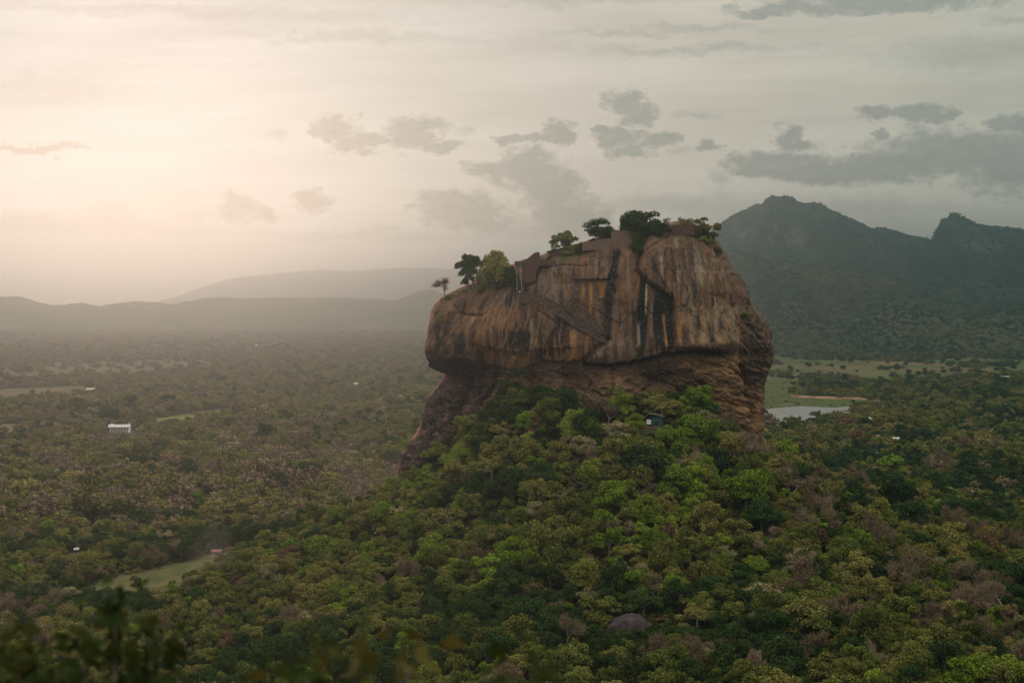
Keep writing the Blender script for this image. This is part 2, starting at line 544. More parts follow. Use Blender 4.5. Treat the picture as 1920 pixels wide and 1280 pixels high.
def build_ground():
    rad = np.concatenate([[0.0], np.geomspace(2.0, 420, 60), np.linspace(426, 1300, 180)[0:], np.geomspace(1310, 3200, 170), np.geomspace(3260, 26000, 120)])
    fine = np.linspace(-24, 24, 420); coarse = np.linspace(24, 336, 80)[1:-1]
    ang = np.radians(np.concatenate([fine, coarse]))
    na, nr = len(ang), len(rad)
    rr, aa = np.meshgrid(rad, ang, indexing='ij')
    x = (rr * np.sin(aa)).ravel(); y = (rr * np.cos(aa)).ravel()
    z = ground_z(x, y)
    i, j = np.meshgrid(np.arange(nr - 1), np.arange(na), indexing='ij'); j2 = (j + 1) % na
    f = np.stack([i * na + j, i * na + j2, (i + 1) * na + j2, (i + 1) * na + j], -1).reshape(-1, 4)[:, ::-1]
    me = mesh_from('ground', np.stack([x, y, z], 1), f, GROUND, True)
    set_col(me, ground_colour(x, y))
    obj('ground', me, kind='structure')


build_ground()


FIELDS = {}


def ridge_field(name, sil, Y, front, back, x0, x1, nx, ny, namp, nsc, base=-3.0, power=1.25, seed=0, rough_top=1.0, tint=(0.05, 0.06, 0.025), tint2=(0.09, 0.08, 0.04), rockface=None):
    """a range of hills: its crest follows heights given along the way, spurs and gullies run down from it"""
    xs = np.linspace(x0, x1, nx); ys = np.linspace(Y - front, Y + back, ny)
    X, YY = np.meshgrid(xs, ys)
    sp = np.array(sil, float)
    cx = (sp[:, 0] - 960) / F * Y; ch = H - (sp[:, 1] - HY) / F * Y
    warp = fbm(X / nsc * 0.7, YY / nsc * 0.7, oct=4, seed=seed) * nsc * 0.22
    t = np.where(YY < Y, (Y - YY) / front, (YY - Y) / back)
    k = smooth(0.0, 0.15, t)
    hgt = np.interp(X + warp * k, cx, ch)
    # soften the crest shape further down the slope
    sm = np.zeros_like(hgt)
    for dx in np.linspace(-1, 1, 9): sm += np.interp(X + dx * nsc * 0.9 + warp, cx, ch) / 9
    hgt = hgt * (1 - smooth(0.05, 0.6, t)) + sm * smooth(0.05, 0.6, t)
    z = base + (hgt - base) * (1 - np.clip(t, 0, 1)) ** power
    rid = 1 - np.abs(fbm(X / nsc, YY / (nsc * 2.2), oct=5, seed=seed + 40)) * 2.2
    z = z + namp * (rid - 0.55) * smooth(0.0, 0.22, t) * smooth(1.0, 0.75, t)
    bumps = vnoise(X / 19, YY / 19, seed=seed + 3) * 3.2 + vnoise(X / 9.5, YY / 9.5, seed=seed + 4) * 2.0
    z = z + bumps * rough_top * smooth(-2, 20, z - base)
    n = fbm(X / 210, YY / 210, oct=5, seed=seed + 9)
    m = smooth(-0.25, 0.35, n)[..., None]
    c = np.asarray(tint) * (1 - m) + np.asarray(tint2) * m
    if rockface:
        for (rx, rz, w, h, s) in rockface:
            wx = (rx - 960) / F * Y; wz = H - (rz - HY) / F * Y
            q = smooth(1.0, 0.2, np.hypot((X - wx + (z - wz) * s) / w, (z - wz) / h)) * smooth(-0.2, 0.2, fbm(X / 26, YY / 60, oct=3, seed=77)) * (YY < Y)
            c = c * (1 - q[..., None]) + np.array((0.075, 0.07, 0.06)) * q[..., None]
    FIELDS[name] = (X, YY, z)
    i, j = np.meshgrid(np.arange(ny - 1), np.arange(nx - 1), indexing='ij')
    a = i * nx + j
    f = np.stack([a, a + 1, a + nx + 1, a + nx], -1).reshape(-1, 4)
    me = mesh_from(name, np.stack([X, YY, z], -1).reshape(-1, 3), f, HILLMAT, True)
    set_col(me, c.reshape(-1, 3))
    return obj(name, me, kind='structure')


PEAK = [(1120, 640), (1200, 600), (1260, 520), (1300, 462), (1345, 424), (1370, 405), (1390, 395), (1415, 384), (1430, 381), (1435, 372), (1447, 366), (1458, 368), (1470, 366),
        (1482, 368), (1498, 379), (1510, 380), (1522, 378), (1535, 380), (1553, 389), (1570, 397), (1600, 411), (1635, 426), (1660, 427),
        (1700, 439), (1735, 446), (1749, 450), (1755, 440), (1759, 424), (1766, 411), (1777, 409), (1781, 401), (1789, 397), (1800, 405),
        (1815, 411), (1830, 418), (1860, 423), (1905, 428), (1930, 434), (2000, 450), (2150, 500), (2300, 560), (2500, 640)]
ridge_field('mountain', PEAK, 7200, 2000, 1700, -250, 4300, 620, 300, 150, 330, power=1.35, seed=100, tint=(0.014, 0.024, 0.012), tint2=(0.026, 0.034, 0.016),
            rockface=[(1440, 450, 110, 75, 0.35), (1385, 440, 60, 60, 0.3), (1800, 470, 120, 40, 0.2)])
FOOT = [(1150, 640), (1250, 560), (1330, 480), (1377, 468), (1420, 478), (1464, 490), (1500, 497), (1521, 502), (1560, 500), (1600, 503), (1630, 515),
        (1661, 524), (1714, 548), (1760, 560), (1820, 575), (1900, 585), (2000, 600), (2150, 640)]
ridge_field('foothills', FOOT, 5500, 950, 900, 250, 2100, 460, 220, 60, 190, power=1.1, seed=200, tint=(0.020, 0.030, 0.012), tint2=(0.036, 0.038, 0.018))
LOWH = [(1250, 650), (1330, 632), (1400, 622), (1460, 612), (1520, 605), (1570, 596), (1620, 590), (1668, 578), (1700, 575), (1740, 582), (1790, 592), (1850, 590), (1900, 578), (1960, 572), (2060, 585), (2200, 645)]
ridge_field('low_hills', LOWH, 4900, 520, 500, 300, 1900, 440, 150, 26, 120, power=1.1, seed=300, tint=(0.03, 0.042, 0.016), tint2=(0.05, 0.05, 0.024))
LEFTR = [(-500, 560), (-200, 548), (-60, 548), (0, 556), (40, 556), (72, 567), (100, 573), (130, 570), (155, 568), (192, 577), (212, 570), (240, 566), (265, 564), (300, 568),
         (322, 572), (350, 565), (390, 558), (430, 558), (460, 560), (510, 558), (560, 559), (600, 558), (630, 557), (700, 561), (745, 563), (770, 552),
         (795, 543), (810, 543), (840, 552), (880, 560), (1000, 565), (1300, 572), (1500, 580)]
ridge_field('distant_ridge', LEFTR, 9600, 1700, 1500, -4600, 2200, 620, 170, 45, 420, power=0.9, seed=400, rough_top=1.4, tint=(0.045, 0.055, 0.022), tint2=(0.075, 0.07, 0.035))
FARM = [(100, 582), (250, 575), (300, 566), (335, 556), (365, 543), (400, 531), (440, 520), (490, 514), (540, 509), (600, 504), (660, 506), (700, 503), (760, 500), (840, 502), (900, 497), (1100, 505), (1300, 530), (1600, 570)]
ridge_field('far_mountain', FARM, 19500, 3200, 3000, -5400, 4000, 200, 60, 90, 1100, power=1.2, seed=500, tint=(0.04, 0.05, 0.025), tint2=(0.05, 0.06, 0.03))

# ---- water ---------------------------------------------------------------


def build_water(name, poly):
    m, b = new_mat(name + '_surface')
    b.inputs['Base Color'].default_value = (0.05, 0.055, 0.045, 1)
    b.inputs['Roughness'].default_value = 0.34; b.inputs['Specular IOR Level'].default_value = 0.9
    n = noise(scaled_pos(0.5, 0.12, 0.5), 1.0, 3.0)
    bump(n.outputs['Fac'], b, 0.3, 0.05)
    pts = []
    for px, py in poly:
        Y = F * H / (py - HY); pts.append(((px - 960) / F * Y, Y))
    cx = sum(p[0] for p in pts) / len(pts); cy = sum(p[1] for p in pts) / len(pts)
    me = mesh_from(name, [(cx + (x - cx) * 1.03, cy + (y - cy) * 1.03, 0.0) for x, y in pts], [list(range(len(pts)))], m)
    obj(name, me, kind='structure')


build_water('lake', LAKE)
build_water('pond', POND)

# orange earth bund on the far shore
def build_bund():
    pts = [(1478, 743), (1492, 746), (1530, 748), (1570, 749), (1610, 750), (1642, 752)]
    mb = MB(); sec = []
    for i, (px, py) in enumerate(pts):
        Y = F * H / (py - HY); x = (px - 960) / F * Y
        h = 4.2 * (1 if 0 < i < len(pts) - 1 else 0.4)
        sec.append([(x, Y - 9, 0.3), (x, Y - 3, h), (x, Y + 4, h * 0.95), (x, Y + 11, 0.3)])
    vs = [p for s in sec for p in s]
    fs = [[i * 4 + k, (i + 1) * 4 + k, (i + 1) * 4 + k + 1, i * 4 + k + 1] for i in range(len(sec) - 1) for k in range(3)]
    mb.add(vs, fs)
    mb.build('earth_bank', mottled('orange_earth', (0.22, 0.125, 0.07), 0.3, 0.15), kind='structure')


build_bund()

# ---- the air ---------------------------------------------------------------


def build_haze():
    m = bpy.data.materials.new('haze'); m.use_nodes = True; V.nt = m.node_tree; V.nt.nodes.clear()
    v = V.nt.nodes.new('ShaderNodeVolumePrincipled')
    v.inputs['Color'].default_value = HAZE_COL
    v.inputs['Density'].default_value = HAZE_D
    v.inputs['Anisotropy'].default_value = HAZE_G
    o = V.nt.nodes.new('ShaderNodeOutputMaterial'); V.nt.links.new(v.outputs[0], o.inputs['Volume'])
    mb = MB().box(-14000, 14000, -4000, 23500, -4.0, 605.0)
    mb.build('haze', m, kind='stuff', label='pale haze over the plain')


HAZE_COL = (0.100, 0.258, 0.318, 1)
HAZE_D = 1.3e-4
HAZE_G = 0.84
build_haze()
# ----------------------------------------------------------------------------
# the great rock
# ----------------------------------------------------------------------------
YC = 872.0            # distance of the middle of the rock
ROCK_L = [(415, 1262), (419, 1252), (424, 1238), (428, 1196), (436, 1150), (446, 1118), (456, 1088), (466, 1052), (472, 1032), (480, 1008), (488, 975), (500, 952),
          (512, 925), (524, 898), (534, 873), (543, 853), (552, 836), (560, 824), (570, 814), (582, 808), (600, 806), (620, 805), (640, 804), (655, 803), (668, 806), (680, 814),
          (690, 823), (699, 834), (706, 832), (716, 824), (730, 815), (742, 806), (760, 798), (780, 791), (797, 788), (806, 783), (820, 774), (835, 766),
          (850, 757), (862, 752), (875, 748), (900, 742), (960, 730), (1000, 725)]
ROCK_R = [(415, 1286), (424, 1304), (432, 1318), (442, 1330), (455, 1345), (468, 1352), (480, 1360), (496, 1369), (510, 1376), (514, 1384), (530, 1392), (548, 1400), (560, 1402),
          (572, 1405), (578, 1412), (590, 1424), (604, 1435), (620, 1441), (640, 1445), (660, 1447), (676, 1446), (690, 1440), (706, 1434), (720, 1432),
          (745, 1431), (770, 1431), (790, 1430), (810, 1428), (830, 1426), (845, 1424), (900, 1424), (1000, 1430)]
UNDER = [(780, 662), (802, 662), (820, 684), (834, 700), (843, 690), (857, 668), (880, 671), (900, 678), (930, 686), (955, 692), (986, 689), (1010, 675), (1045, 676), (1080, 676),
         (1095, 676), (1112, 680), (1137, 683), (1165, 678), (1191, 674), (1220, 668), (1243, 660), (1290, 655), (1330, 657), (1362, 661), (1400, 664)]
TEDGE = [(440, 1216), (472, 1203), (490, 1197), (508, 1195), (528, 1211), (540, 1228), (551, 1244), (565, 1257), (600, 1258), (655, 1260), (670, 1270)]
RIDGE = [(430, 1318), (460, 1338), (500, 1358), (540, 1372), (580, 1384), (640, 1384), (680, 1387), (720, 1392), (760, 1400), (830, 1412)]
CRACKS = [  # points, width px, depth m
    ([(848, 574), (866, 589), (886, 592), (906, 592)], 3.0, 1.6),
    ([(866, 690), (878, 712), (866, 740), (852, 770), (846, 800), (836, 830), (818, 868)], 8.0, 8.0),
    ([(905, 664), (902, 700), (896, 738)], 5.5, 2.6),
    ([(826, 742), (820, 780), (808, 830), (796, 880)], 5.0, 2.4),
    ([(930, 690), (925, 720), (905, 760), (880, 800)], 5.0, 2.2),
    ([(790, 800), (800, 840), (790, 880)], 4.0, 1.6),
    ([(1008, 582), (1035, 600), (1058, 622), (1062, 640)], 2.0, 0.8),
    ([(1147, 684), (1149, 720), (1151, 752)], 2.6, 1.6),
    ([(1203, 470), (1194, 507), (1211, 528), (1230, 540), (1244, 551), (1258, 565)], 3.0, 2.6),
    ([(1096, 676), (1110, 660), (1126, 646), (1141, 636)], 5.0, 3.2),
    ([(1254, 442), (1232, 455), (1212, 468)], 2.0, 1.2),
    ([(1310, 440), (1332, 470), (1350, 510), (1362, 560), (1376, 612)], 2.4, 1.2),
    ([(1342, 472), (1360, 520), (1371, 548), (1378, 572)], 4.0, 2.4),
    ([(1258, 565), (1259, 600), (1261, 645)], 2.5, 1.0),
    ([(1213, 470), (1222, 500), (1240, 530), (1256, 552)], 1.6, 0.7),
    ([(1255, 552), (1275, 575), (1300, 600), (1322, 640)], 1.5, 0.5),
    ([(1390, 596), (1410, 622), (1428, 655), (1436, 690)], 4.0, 1.8),
    ([(1392, 690), (1398, 712), (1400, 742)], 6.0, 3.0),
    ([(1402, 742), (1402, 770), (1407, 800), (1414, 832)], 3.0, 1.6),
    ([(1298, 666), (1330, 682), (1366, 690), (1384, 704)], 2.2, 1.2),
    ([(1276, 726), (1310, 738), (1350, 752), (1396, 764)], 2.6, 1.2),
    ([(1228, 690), (1262, 700), (1300, 716), (1330, 722)], 2.0, 0.8),
    ([(970, 606), (975, 640), (968, 664)], 2.4, 0.8),
    ([(868, 600), (865, 630), (868, 660), (888, 676)], 2.2, 1.0),
    ([(838, 596), (833, 640), (845, 668)], 2.2, 0.9),
    ([(1086, 676), (1090, 700), (1086, 716)], 2.0, 0.8),
    ([(1150, 470), (1148, 500), (1140, 540)], 4.0, 0.7),
    ([(1018, 503), (1060, 497), (1098, 500)], 2.0, 0.8),
]
WALK = [(969, 552), (985, 556), (1003, 560), (1024, 567), (1046, 578), (1066, 591), (1085, 604), (1104, 616), (1122, 627), (1136, 634)]


def seg_dist(u, v, pts):
    best = np.full(u.shape, 1e9)
    for (x0, y0), (x1, y1) in zip(pts[:-1], pts[1:]):
        dx, dy = x1 - x0, y1 - y0
        t = np.clip(((u - x0) * dx + (v - y0) * dy) / (dx * dx + dy * dy), 0, 1)
        best = np.minimum(best, np.hypot(u - x0 - t * dx, v - y0 - t * dy))
    return best


def cols(pts): return [p[0] for p in pts], [p[1] for p in pts]


def cells(a, b, seed):
    """a random value for each of many jittered blocks, and how near the joint between blocks is"""
    ia, ib = np.floor(a), np.floor(b); d1 = np.full(a.shape, 9.0); d2 = d1.copy(); val = np.zeros(a.shape)
    z = np.zeros_like(a)
    for da in (-1, 0, 1):
        for db in (-1, 0, 1):
            ca, cb = ia + da, ib + db
            d = np.hypot(ca + 0.15 + 0.7 * _hash(ca, cb, z, seed) - a, cb + 0.15 + 0.7 * _hash(ca, cb, z, seed + 1) - b)
            nearer = d < d1
            d2 = np.where(nearer, d1, np.minimum(d2, d)); val = np.where(nearer, _hash(ca, cb, z, seed + 2), val); d1 = np.minimum(d1, d)
    return val - 0.5, d2 - d1


def rfb(a, b, seed): return 1 - 3.0 * np.abs(fbm(a, b, oct=4, seed=seed, gain=0.55))


def blob(u, v, cx, cy, rx, ry): return np.exp(-((u - cx) / rx) ** 2 - ((v - cy) / ry) ** 2)


def rock_relief(u, v):
    """how far the face stands out (m), for places on the face given by column and row"""
    d = np.zeros_like(u)
    ul = np.interp(u, *cols(UNDER)) + 2.5 * vnoise(u / 14, v * 0, seed=61) + 1.2 * vnoise(u / 5, v * 0, seed=62)
    e = v - ul
    w = smooth(785, 830, u) * (1 - smooth(1340, 1375, u)) * (0.6 + 0.5 * smooth(1085, 1110, u) + 1.2 * (1 - smooth(860, 910, u)))
    d += w * np.where(e < 0, 3.0 * np.exp(-(e / 48) ** 2), -2.4 * np.exp(-e / 46.0) - 3.4 * np.exp(-e / 6.0) * smooth(1060, 1100, u) - 1.2 * np.exp(-e / 6.0))
    # second, thinner slab lip over it on the right
    e2 = v - (np.interp(u, [1220, 1260, 1320, 1372], [656, 649, 651, 657]) + 1.0 * vnoise(u / 8, v * 0, seed=63))
    w2 = smooth(1225, 1245, u) * (1 - smooth(1335, 1365, u))
    d += w2 * np.where(e2 < 0, 1.2 * np.exp(-(e2 / 16) ** 2), -0.6 * np.exp(-e2 / 10))
    # ochre band: lip above it
    e3 = v - (np.interp(u, [880, 900, 930, 965, 1000, 1090], [640, 645, 652, 660, 655, 650]) + 2.5 * vnoise(u / 9, v * 0, seed=64))
    w3 = smooth(880, 905, u) * (1 - smooth(1040, 1090, u))
    d += w3 * np.where(e3 < 0, 1.1 * np.exp(-(e3 / 28) ** 2), -0.9 * np.exp(-e3 / 26))
    # right-hand tower stands proud of the stained wall
    te = np.interp(v, *cols(TEDGE))
    d += (3.4 * smooth(te - 2, te + 8, u) * (1 - 0.6 * smooth(1290, 1390, u))) * (1 - smooth(648, 668, v)) * smooth(405, 440, v)
    # flank beyond the ridge
    rl = np.interp(v, *cols(RIDGE))
    d += -1.3 * np.exp(-((u - rl - 4) / 5) ** 2) - 2.4 * smooth(rl - 14, rl + 24, u) + 1.6 * np.exp(-((u - rl + 12) / 12) ** 2)
    d += 3.2 * blob(u, v, 1420, 660, 16, 46) + 2.0 * blob(u, v, 1395, 545, 12, 34)
    # ledge
    e4 = v - (523 + 1.2 * vnoise(u / 7, v * 0, seed=65))
    w4 = smooth(1072, 1084, u) * (1 - smooth(1138, 1146, u))
    d += w4 * np.where(e4 < 0, 1.3 * np.exp(-(e4 / 14) ** 2), -0.7 * np.exp(-e4 / 22))
    for (cx, cy, rx, ry, a) in [(1050, 510, 40, 18, 1.6), (1060, 640, 40, 30, 1.6), (940, 610, 45, 30, 1.8), (1170, 600, 22, 50, -1.0), (1228, 600, 20, 50, -1.0),
                                (1300, 560, 40, 60, 1.6), (1335, 700, 45, 26, 2.0), (1300, 748, 34, 18, -7.5), (1236, 706, 40, 16, -3.2), (1414, 790, 9, 20, -6.0),
                                (1360, 790, 22, 36, 1.6), (1345, 640, 26, 10, 1.6), (1115, 668, 16, 8, 1.6), (1166, 655, 30, 16, 1.2), (1080, 470, 50, 14, -1.2),
                                (1180, 450, 18, 16, -1.6), (1202, 470, 9, 24, -2.2), (860, 640, 26, 30, 1.4), (1180, 730, 60, 30, 0.8), (900, 560, 40, 22, 1.0),
                                (1290, 800, 40, 30, -2.2), (1000, 720, 50, 20, -0.8)]:
        d += a * blob(u, v, cx, cy, rx, ry)
    d += -6.0 * smooth(610, 490, v) * (1 - smooth(960, 1060, u)) - 5.0 * smooth(540, 425, v) * smooth(1230, 1270, u) + 2.5 * blob(u, v, 900, 625, 90, 34)
    wu = u + 5 * vnoise(u / 17, v / 17, seed=141); wv = v + 5 * vnoise(u / 17, v / 17, seed=142)
    lowm = smooth(0, 16, e) + smooth(1384, 1398, u) * (1 - smooth(0, 16, e)); up = (1 - smooth(-16, 0, e)) * (1 - smooth(1375, 1390, u))
    for (sa, sb, amp, ampu, sk, sd_) in [(50, 26, 1.6, 1.0, .45, 150), (19, 11, .30, .28, .5, 160), (6, 5, .2, .15, .4, 170)]:
        cv, ce = cells(wu / sa, (wv - sk * wu) / sb, sd_)
        d += amp * cv * lowm - 0.5 * amp * np.exp(-(ce / 0.06) ** 2) * lowm
        cv, ce = cells(wu / (sa * .8), wv / (sb * 3.2), sd_ + 5)
        d += ampu * cv * up - 0.3 * ampu * np.exp(-(ce / 0.05) ** 2) * up
    d += 1.6 * fbm(u / 34, v / 26, oct=4, seed=68) * smooth(0, 20, e) + 1.0 * rfb(u / 30, v / 18, 69) * smooth(0, 20, e)
    # walkway shelf
    wd = np.interp(u, *cols(WALK)); e5 = v - wd - 4
    w5 = smooth(964, 972, u) * (1 - smooth(1132, 1144, u))
    d += w5 * np.where(e5 < 0, -0.9 * np.exp(e5 / 16), 0.9 * np.exp(-e5 / 26))
    # fluting down the overhang on the left, bedding lower right
    s = u + 0.18 * (v - 600) + 5 * vnoise(u / 40, v / 60, seed=70)
    fl = rfb(s / 15, v / 110, 71)
    d += (1.5 * smooth(800, 830, u) * (1 - smooth(960, 1060, u)) + 0.55) * fl * (1 - smooth(-8, 14, e)) * smooth(480, 560, v)
    q = (v - 0.55 * (u - 1300)) ; q2 = u + 0.4 * v
    bed = rfb(q / 22, q2 / 70, 73)
    d += 1.2 * bed * smooth(1200, 1270, u) * smooth(4, 40, e) * (1 - smooth(1375, 1395, u))
    diag = u * 0.86 - (v - 640) * 0.5
    d += 2.2 * rfb(diag / 15, (u + v) / 90, 74) * smooth(1384, 1398, u)
    d += 0.9 * rfb((u - 0.32 * (v - 440)) / 20, v / 110, 75) * smooth(1270, 1310, u) * (1 - smooth(640, 655, v)) * (1 - smooth(1372, 1390, u))
    low = 1 - smooth(905, 960, u)
    d += 2.4 * rfb((u + 0.55 * (v - 760)) / 30, v / 90, 76) * low * smooth(690, 715, v)
    for pts, wid, dep in CRACKS:
        x0 = min(p[0] for p in pts) - 25; x1 = max(p[0] for p in pts) + 25
        y0 = min(p[1] for p in pts) - 25; y1 = max(p[1] for p in pts) + 25
        k = (u > x0) & (u < x1) & (v > y0) & (v < y1)
        uu = u[k] + 1.6 * vnoise(u[k] / 6, v[k] / 6, seed=80); vv = v[k]
        d[k] -= dep * np.exp(-(seg_dist(uu, vv, pts) / wid) ** 2)
    return d


def rock_stain_shade(u, v, X, Y, Z):
    """weathering of the stone: rain streaks, ochre where it has flaked, pale lichen, soil on the ledges; also shade painted into cracks and undercuts"""
    n = lambda a, b, s, o=4: fbm(u / a, v / b, oct=o, seed=s)
    c = np.empty((len(u), 3))
    c[:] = (0.19, 0.118, 0.080)
    def lay(m, col):
        m = np.clip(m, 0, 1)[:, None]; c[:] = c * (1 - m) + np.asarray(col) * m
    ul = np.interp(u, *cols(UNDER)); e = v - ul
    wob = 2.2 * vnoise(u / 30, v / 40, seed=90) + 1.0 * vnoise(u / 9, v / 14, seed=91)
    us = u + wob + np.where(u < 960, 0.12 * (v - 600), 0)
    above = 1 - smooth(-4, 3, e)
    lay(smooth(-0.2, 0.4, n(60, 45, 92)) * 0.6, (0.25, 0.19, 0.145))
    lay(smooth(0.0, 0.5, n(26, 30, 93)) * 0.55, (0.105, 0.062, 0.048))
    st = lambda a, b, s: fbm(us / a, v / b, oct=3, seed=s)
    # streaks that run down the face
    lay(smooth(0.02, 0.38, st(7, 110, 94)) * 0.6 * above * smooth(-.25, .2, n(45, 55, 145)), (0.10, 0.062, 0.05))
    lay(smooth(0.12, 0.42, st(5, 70, 95)) * 0.6 * smooth(-0.2, 0.3, n(50, 70, 141)), (0.28, 0.215, 0.16))
    pat = smooth(-0.15, 0.3, n(70, 60, 140))
    lay(smooth(0.20, 0.42, st(9, 90, 96)) * 0.65 * above * pat, (0.30, 0.165, 0.075))
    lay(smooth(0.10, 0.40, st(11, 150, 97)) * 0.75 * above * smooth(500, 560, v), (0.035, 0.029, 0.028))
    lay(smooth(0.16, 0.42, st(4, 60, 98)) * 0.6 * above, (0.045, 0.035, 0.032))
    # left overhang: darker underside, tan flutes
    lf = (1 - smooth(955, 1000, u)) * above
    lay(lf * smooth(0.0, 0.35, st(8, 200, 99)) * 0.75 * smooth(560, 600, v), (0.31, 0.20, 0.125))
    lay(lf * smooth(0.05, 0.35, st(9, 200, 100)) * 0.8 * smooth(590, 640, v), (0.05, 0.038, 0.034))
    lay(blob(u, v, 830, 690, 40, 24) * 1.2, (0.045, 0.036, 0.033))  # shade of the undercut below the bulge, painted into the colour
    # ochre band and its drips
    band = smooth(880, 905, u) * (1 - smooth(1088, 1104, u)) * smooth(640, 652, v + 4 * vnoise(u / 7, v * 0, seed=101)) * (1 - smooth(-3, 4, e))
    lay(band * 0.85, (0.34, 0.185, 0.085))
    lay(band * smooth(-0.1, 0.3, n(8, 20, 102)) * 0.7, (0.26, 0.165, 0.10))
    lay(band * smooth(0.15, 0.4, n(6, 26, 103)) * 0.7, (0.13, 0.07, 0.045))
    drip = smooth(985, 1000, u) * (1 - smooth(1095, 1110, u)) * smooth(600, 635, v) * (1 - smooth(-3, 3, e))
    lay(drip * smooth(0.0, 0.2, st(7, 300, 104)) * 0.85, (0.36, 0.21, 0.095))
    lay(drip * smooth(0.05, 0.25, st(7, 300, 105)) * 0.85, (0.055, 0.04, 0.036))
    lay(blob(u, v, 905, 640, 22, 16) * smooth(-0.1, 0.2, n(7, 7, 106)) * 0.9, (0.30, 0.115, 0.05))
    wu = u + 5 * vnoise(u / 17, v / 17, seed=141); wv = v + 5 * vnoise(u / 17, v / 17, seed=142)
    lowm = smooth(0, 16, e)
    for (sa, sb, sd_, q_) in [(50, 26, 150, .5), (19, 11, 160, .16)]:
        cv, ce = cells(wu / sa, (wv - .45 * wu) / sb, sd_)
        lay(smooth(.15, .45, cv) * lowm * q_ * .8, (0.33, 0.215, 0.13)); lay(smooth(.15, .45, -cv) * lowm * q_, (0.095, 0.058, 0.045)); lay(np.exp(-(ce / .07) ** 2) * lowm * q_, (0.04, 0.03, 0.027))
        cv, ce = cells(wu / (sa * .8), wv / (sb * 3.2), sd_ + 5)
        lay(smooth(.2, .45, cv) * above * q_ * .45, (0.27, 0.20, 0.15)); lay(smooth(.2, .45, -cv) * above * q_ * .5, (0.10, 0.066, 0.052)); lay(np.exp(-(ce / .035) ** 2) * above * q_ * .7 * smooth(-.1, .3, n(40, 40, 143)), (0.045, 0.034, 0.03))
    lay(smooth(0.05, 0.4, n(90, 60, 144)) * above * 0.35, (0.30, 0.155, 0.075))
    # particular streaks: x top, y top, x foot, y foot, half width, colour, strength
    K = (0.018, 0.017, 0.019); DK = (0.04, 0.033, 0.032); PALE = (0.48, 0.42, 0.34); OC = (0.42, 0.23, 0.09); GR = (0.30, 0.25, 0.20)
    for (xa, ya, xb, yb, hw, col, s) in [
            (1157, 466, 1143, 556, 11, K, 1.0), (1143, 545, 1138, 640, 8, K, .85), (1206, 515, 1205, 654, 9, K, 1.0), (1234, 552, 1236, 657, 11, K, 1.0), (1253, 552, 1254, 657, 8.5, K, 1.0),
            (1212, 528, 1210, 592, 3.0, PALE, .85), (1243, 590, 1247, 650, 2.4, OC, .8), (1222, 560, 1221, 640, 3.0, GR, .55), (1196, 610, 1196, 650, 2.6, PALE, .5),
            (992, 600, 990, 658, 5, DK, .9), (972, 622, 975, 656, 18, DK, .7), (998, 606, 999, 662, 4.5, GR, .85), (1007, 632, 1008, 660, 3, OC, .7),
            (890, 590, 888, 680, 1.6, GR, .8), (868, 625, 885, 668, 12, DK, .8), (820, 600, 824, 650, 3, OC, .35), (1108, 527, 1106, 600, 3, OC, .85), (1128, 527, 1128, 560, 8, OC, .6),
            (1092, 527, 1092, 570, 4, OC, .5), (1178, 470, 1176, 560, 4, GR, .5), (1120, 470, 1118, 520, 3, GR, .5), (1268, 600, 1268, 645, 5, OC, .6), (1300, 590, 1298, 640, 5, DK, .7),
            (1330, 590, 1326, 645, 7, DK, .65), (1348, 600, 1345, 640, 5, DK, .6), (1278, 602, 1277, 645, 5, DK, .55), (1312, 596, 1310, 642, 4, OC, .5), (1258, 470, 1262, 540, 4, DK, .5),
            (1290, 450, 1284, 560, 7, (0.10, .06, .05), .6), (1235, 480, 1240, 520, 3, PALE, .5), (1222, 480, 1226, 520, 4, DK, .6), (1330, 560, 1336, 620, 4, PALE, .45), (1308, 470, 1300, 540, 8, GR, .6),
            (1399, 690, 1402, 740, 6, K, .9), (1415, 740, 1416, 775, 10, (0.42, .215, .09), .85), (1412, 775, 1414, 815, 7, K, .95), (1412, 810, 1417, 840, 5, DK, .8), (1426, 715, 1424, 800, 3, OC, .7),
            (900, 690, 894, 740, 5, DK, .8), (882, 690, 880, 715, 3, GR, .4), (838, 740, 842, 800, 9, DK, .55), (1150, 690, 1150, 756, 2.5, DK, .8), (1135, 690, 1137, 735, 5, OC, .45), (1142, 690, 1144, 750, 3, OC, .4),
            (1080, 500, 1076, 590, 10, (0.12, .075, .06), .5), (1040, 520, 1040, 560, 5, GR, .5), (1016, 520, 1018, 556, 4, GR, .4), (1060, 620, 1064, 660, 9, (0.08, .05, .042), .7), (940, 660, 944, 690, 3, DK, .6), (1030, 630, 1032, 668, 3.5, DK, .8), (1046, 632, 1050, 672, 3.0, DK, .7), (1016, 628, 1019, 668, 2.5, DK, .8)]:
        t = np.clip((v - ya) / (yb - ya), -0.3, 1.3)
        xc = xa + (xb - xa) * t
        w = hw * (0.95 + 0.3 * vnoise(v / 14 + xa, v * 0, seed=110))
        m = (1 - smooth(w * 0.55, w * 1.15, np.abs(us * 0.4 + u * 0.6 - xc)))
        m = m * smooth(-0.10, 0.08, t + 0.05 * vnoise(u / 3, v * 0, seed=111)) * (1 - smooth(0.86, 1.06, t + 0.10 * vnoise(u / 3, v * 0, seed=112)))
        lay(m * s * (0.85 + 0.15 * smooth(-0.4, 0.2, n(4, 12, 113))), col)
    # the tower: paler, tan low down
    tw = smooth(1258, 1268, u) * (1 - smooth(1360, 1385, u)) * (1 - smooth(640, 655, v))
    lay(tw * smooth(520, 600, v) * smooth(-0.3, 0.3, n(22, 30, 114)) * 0.6, (0.36, 0.255, 0.15))
    lay(tw * smooth(0.05, 0.4, n(9, 40, 115)) * 0.5, (0.33, 0.27, 0.20))
    # lower wall: warm tan, greyed and blackened patches under the roof
    lw = smooth(2, 10, e)
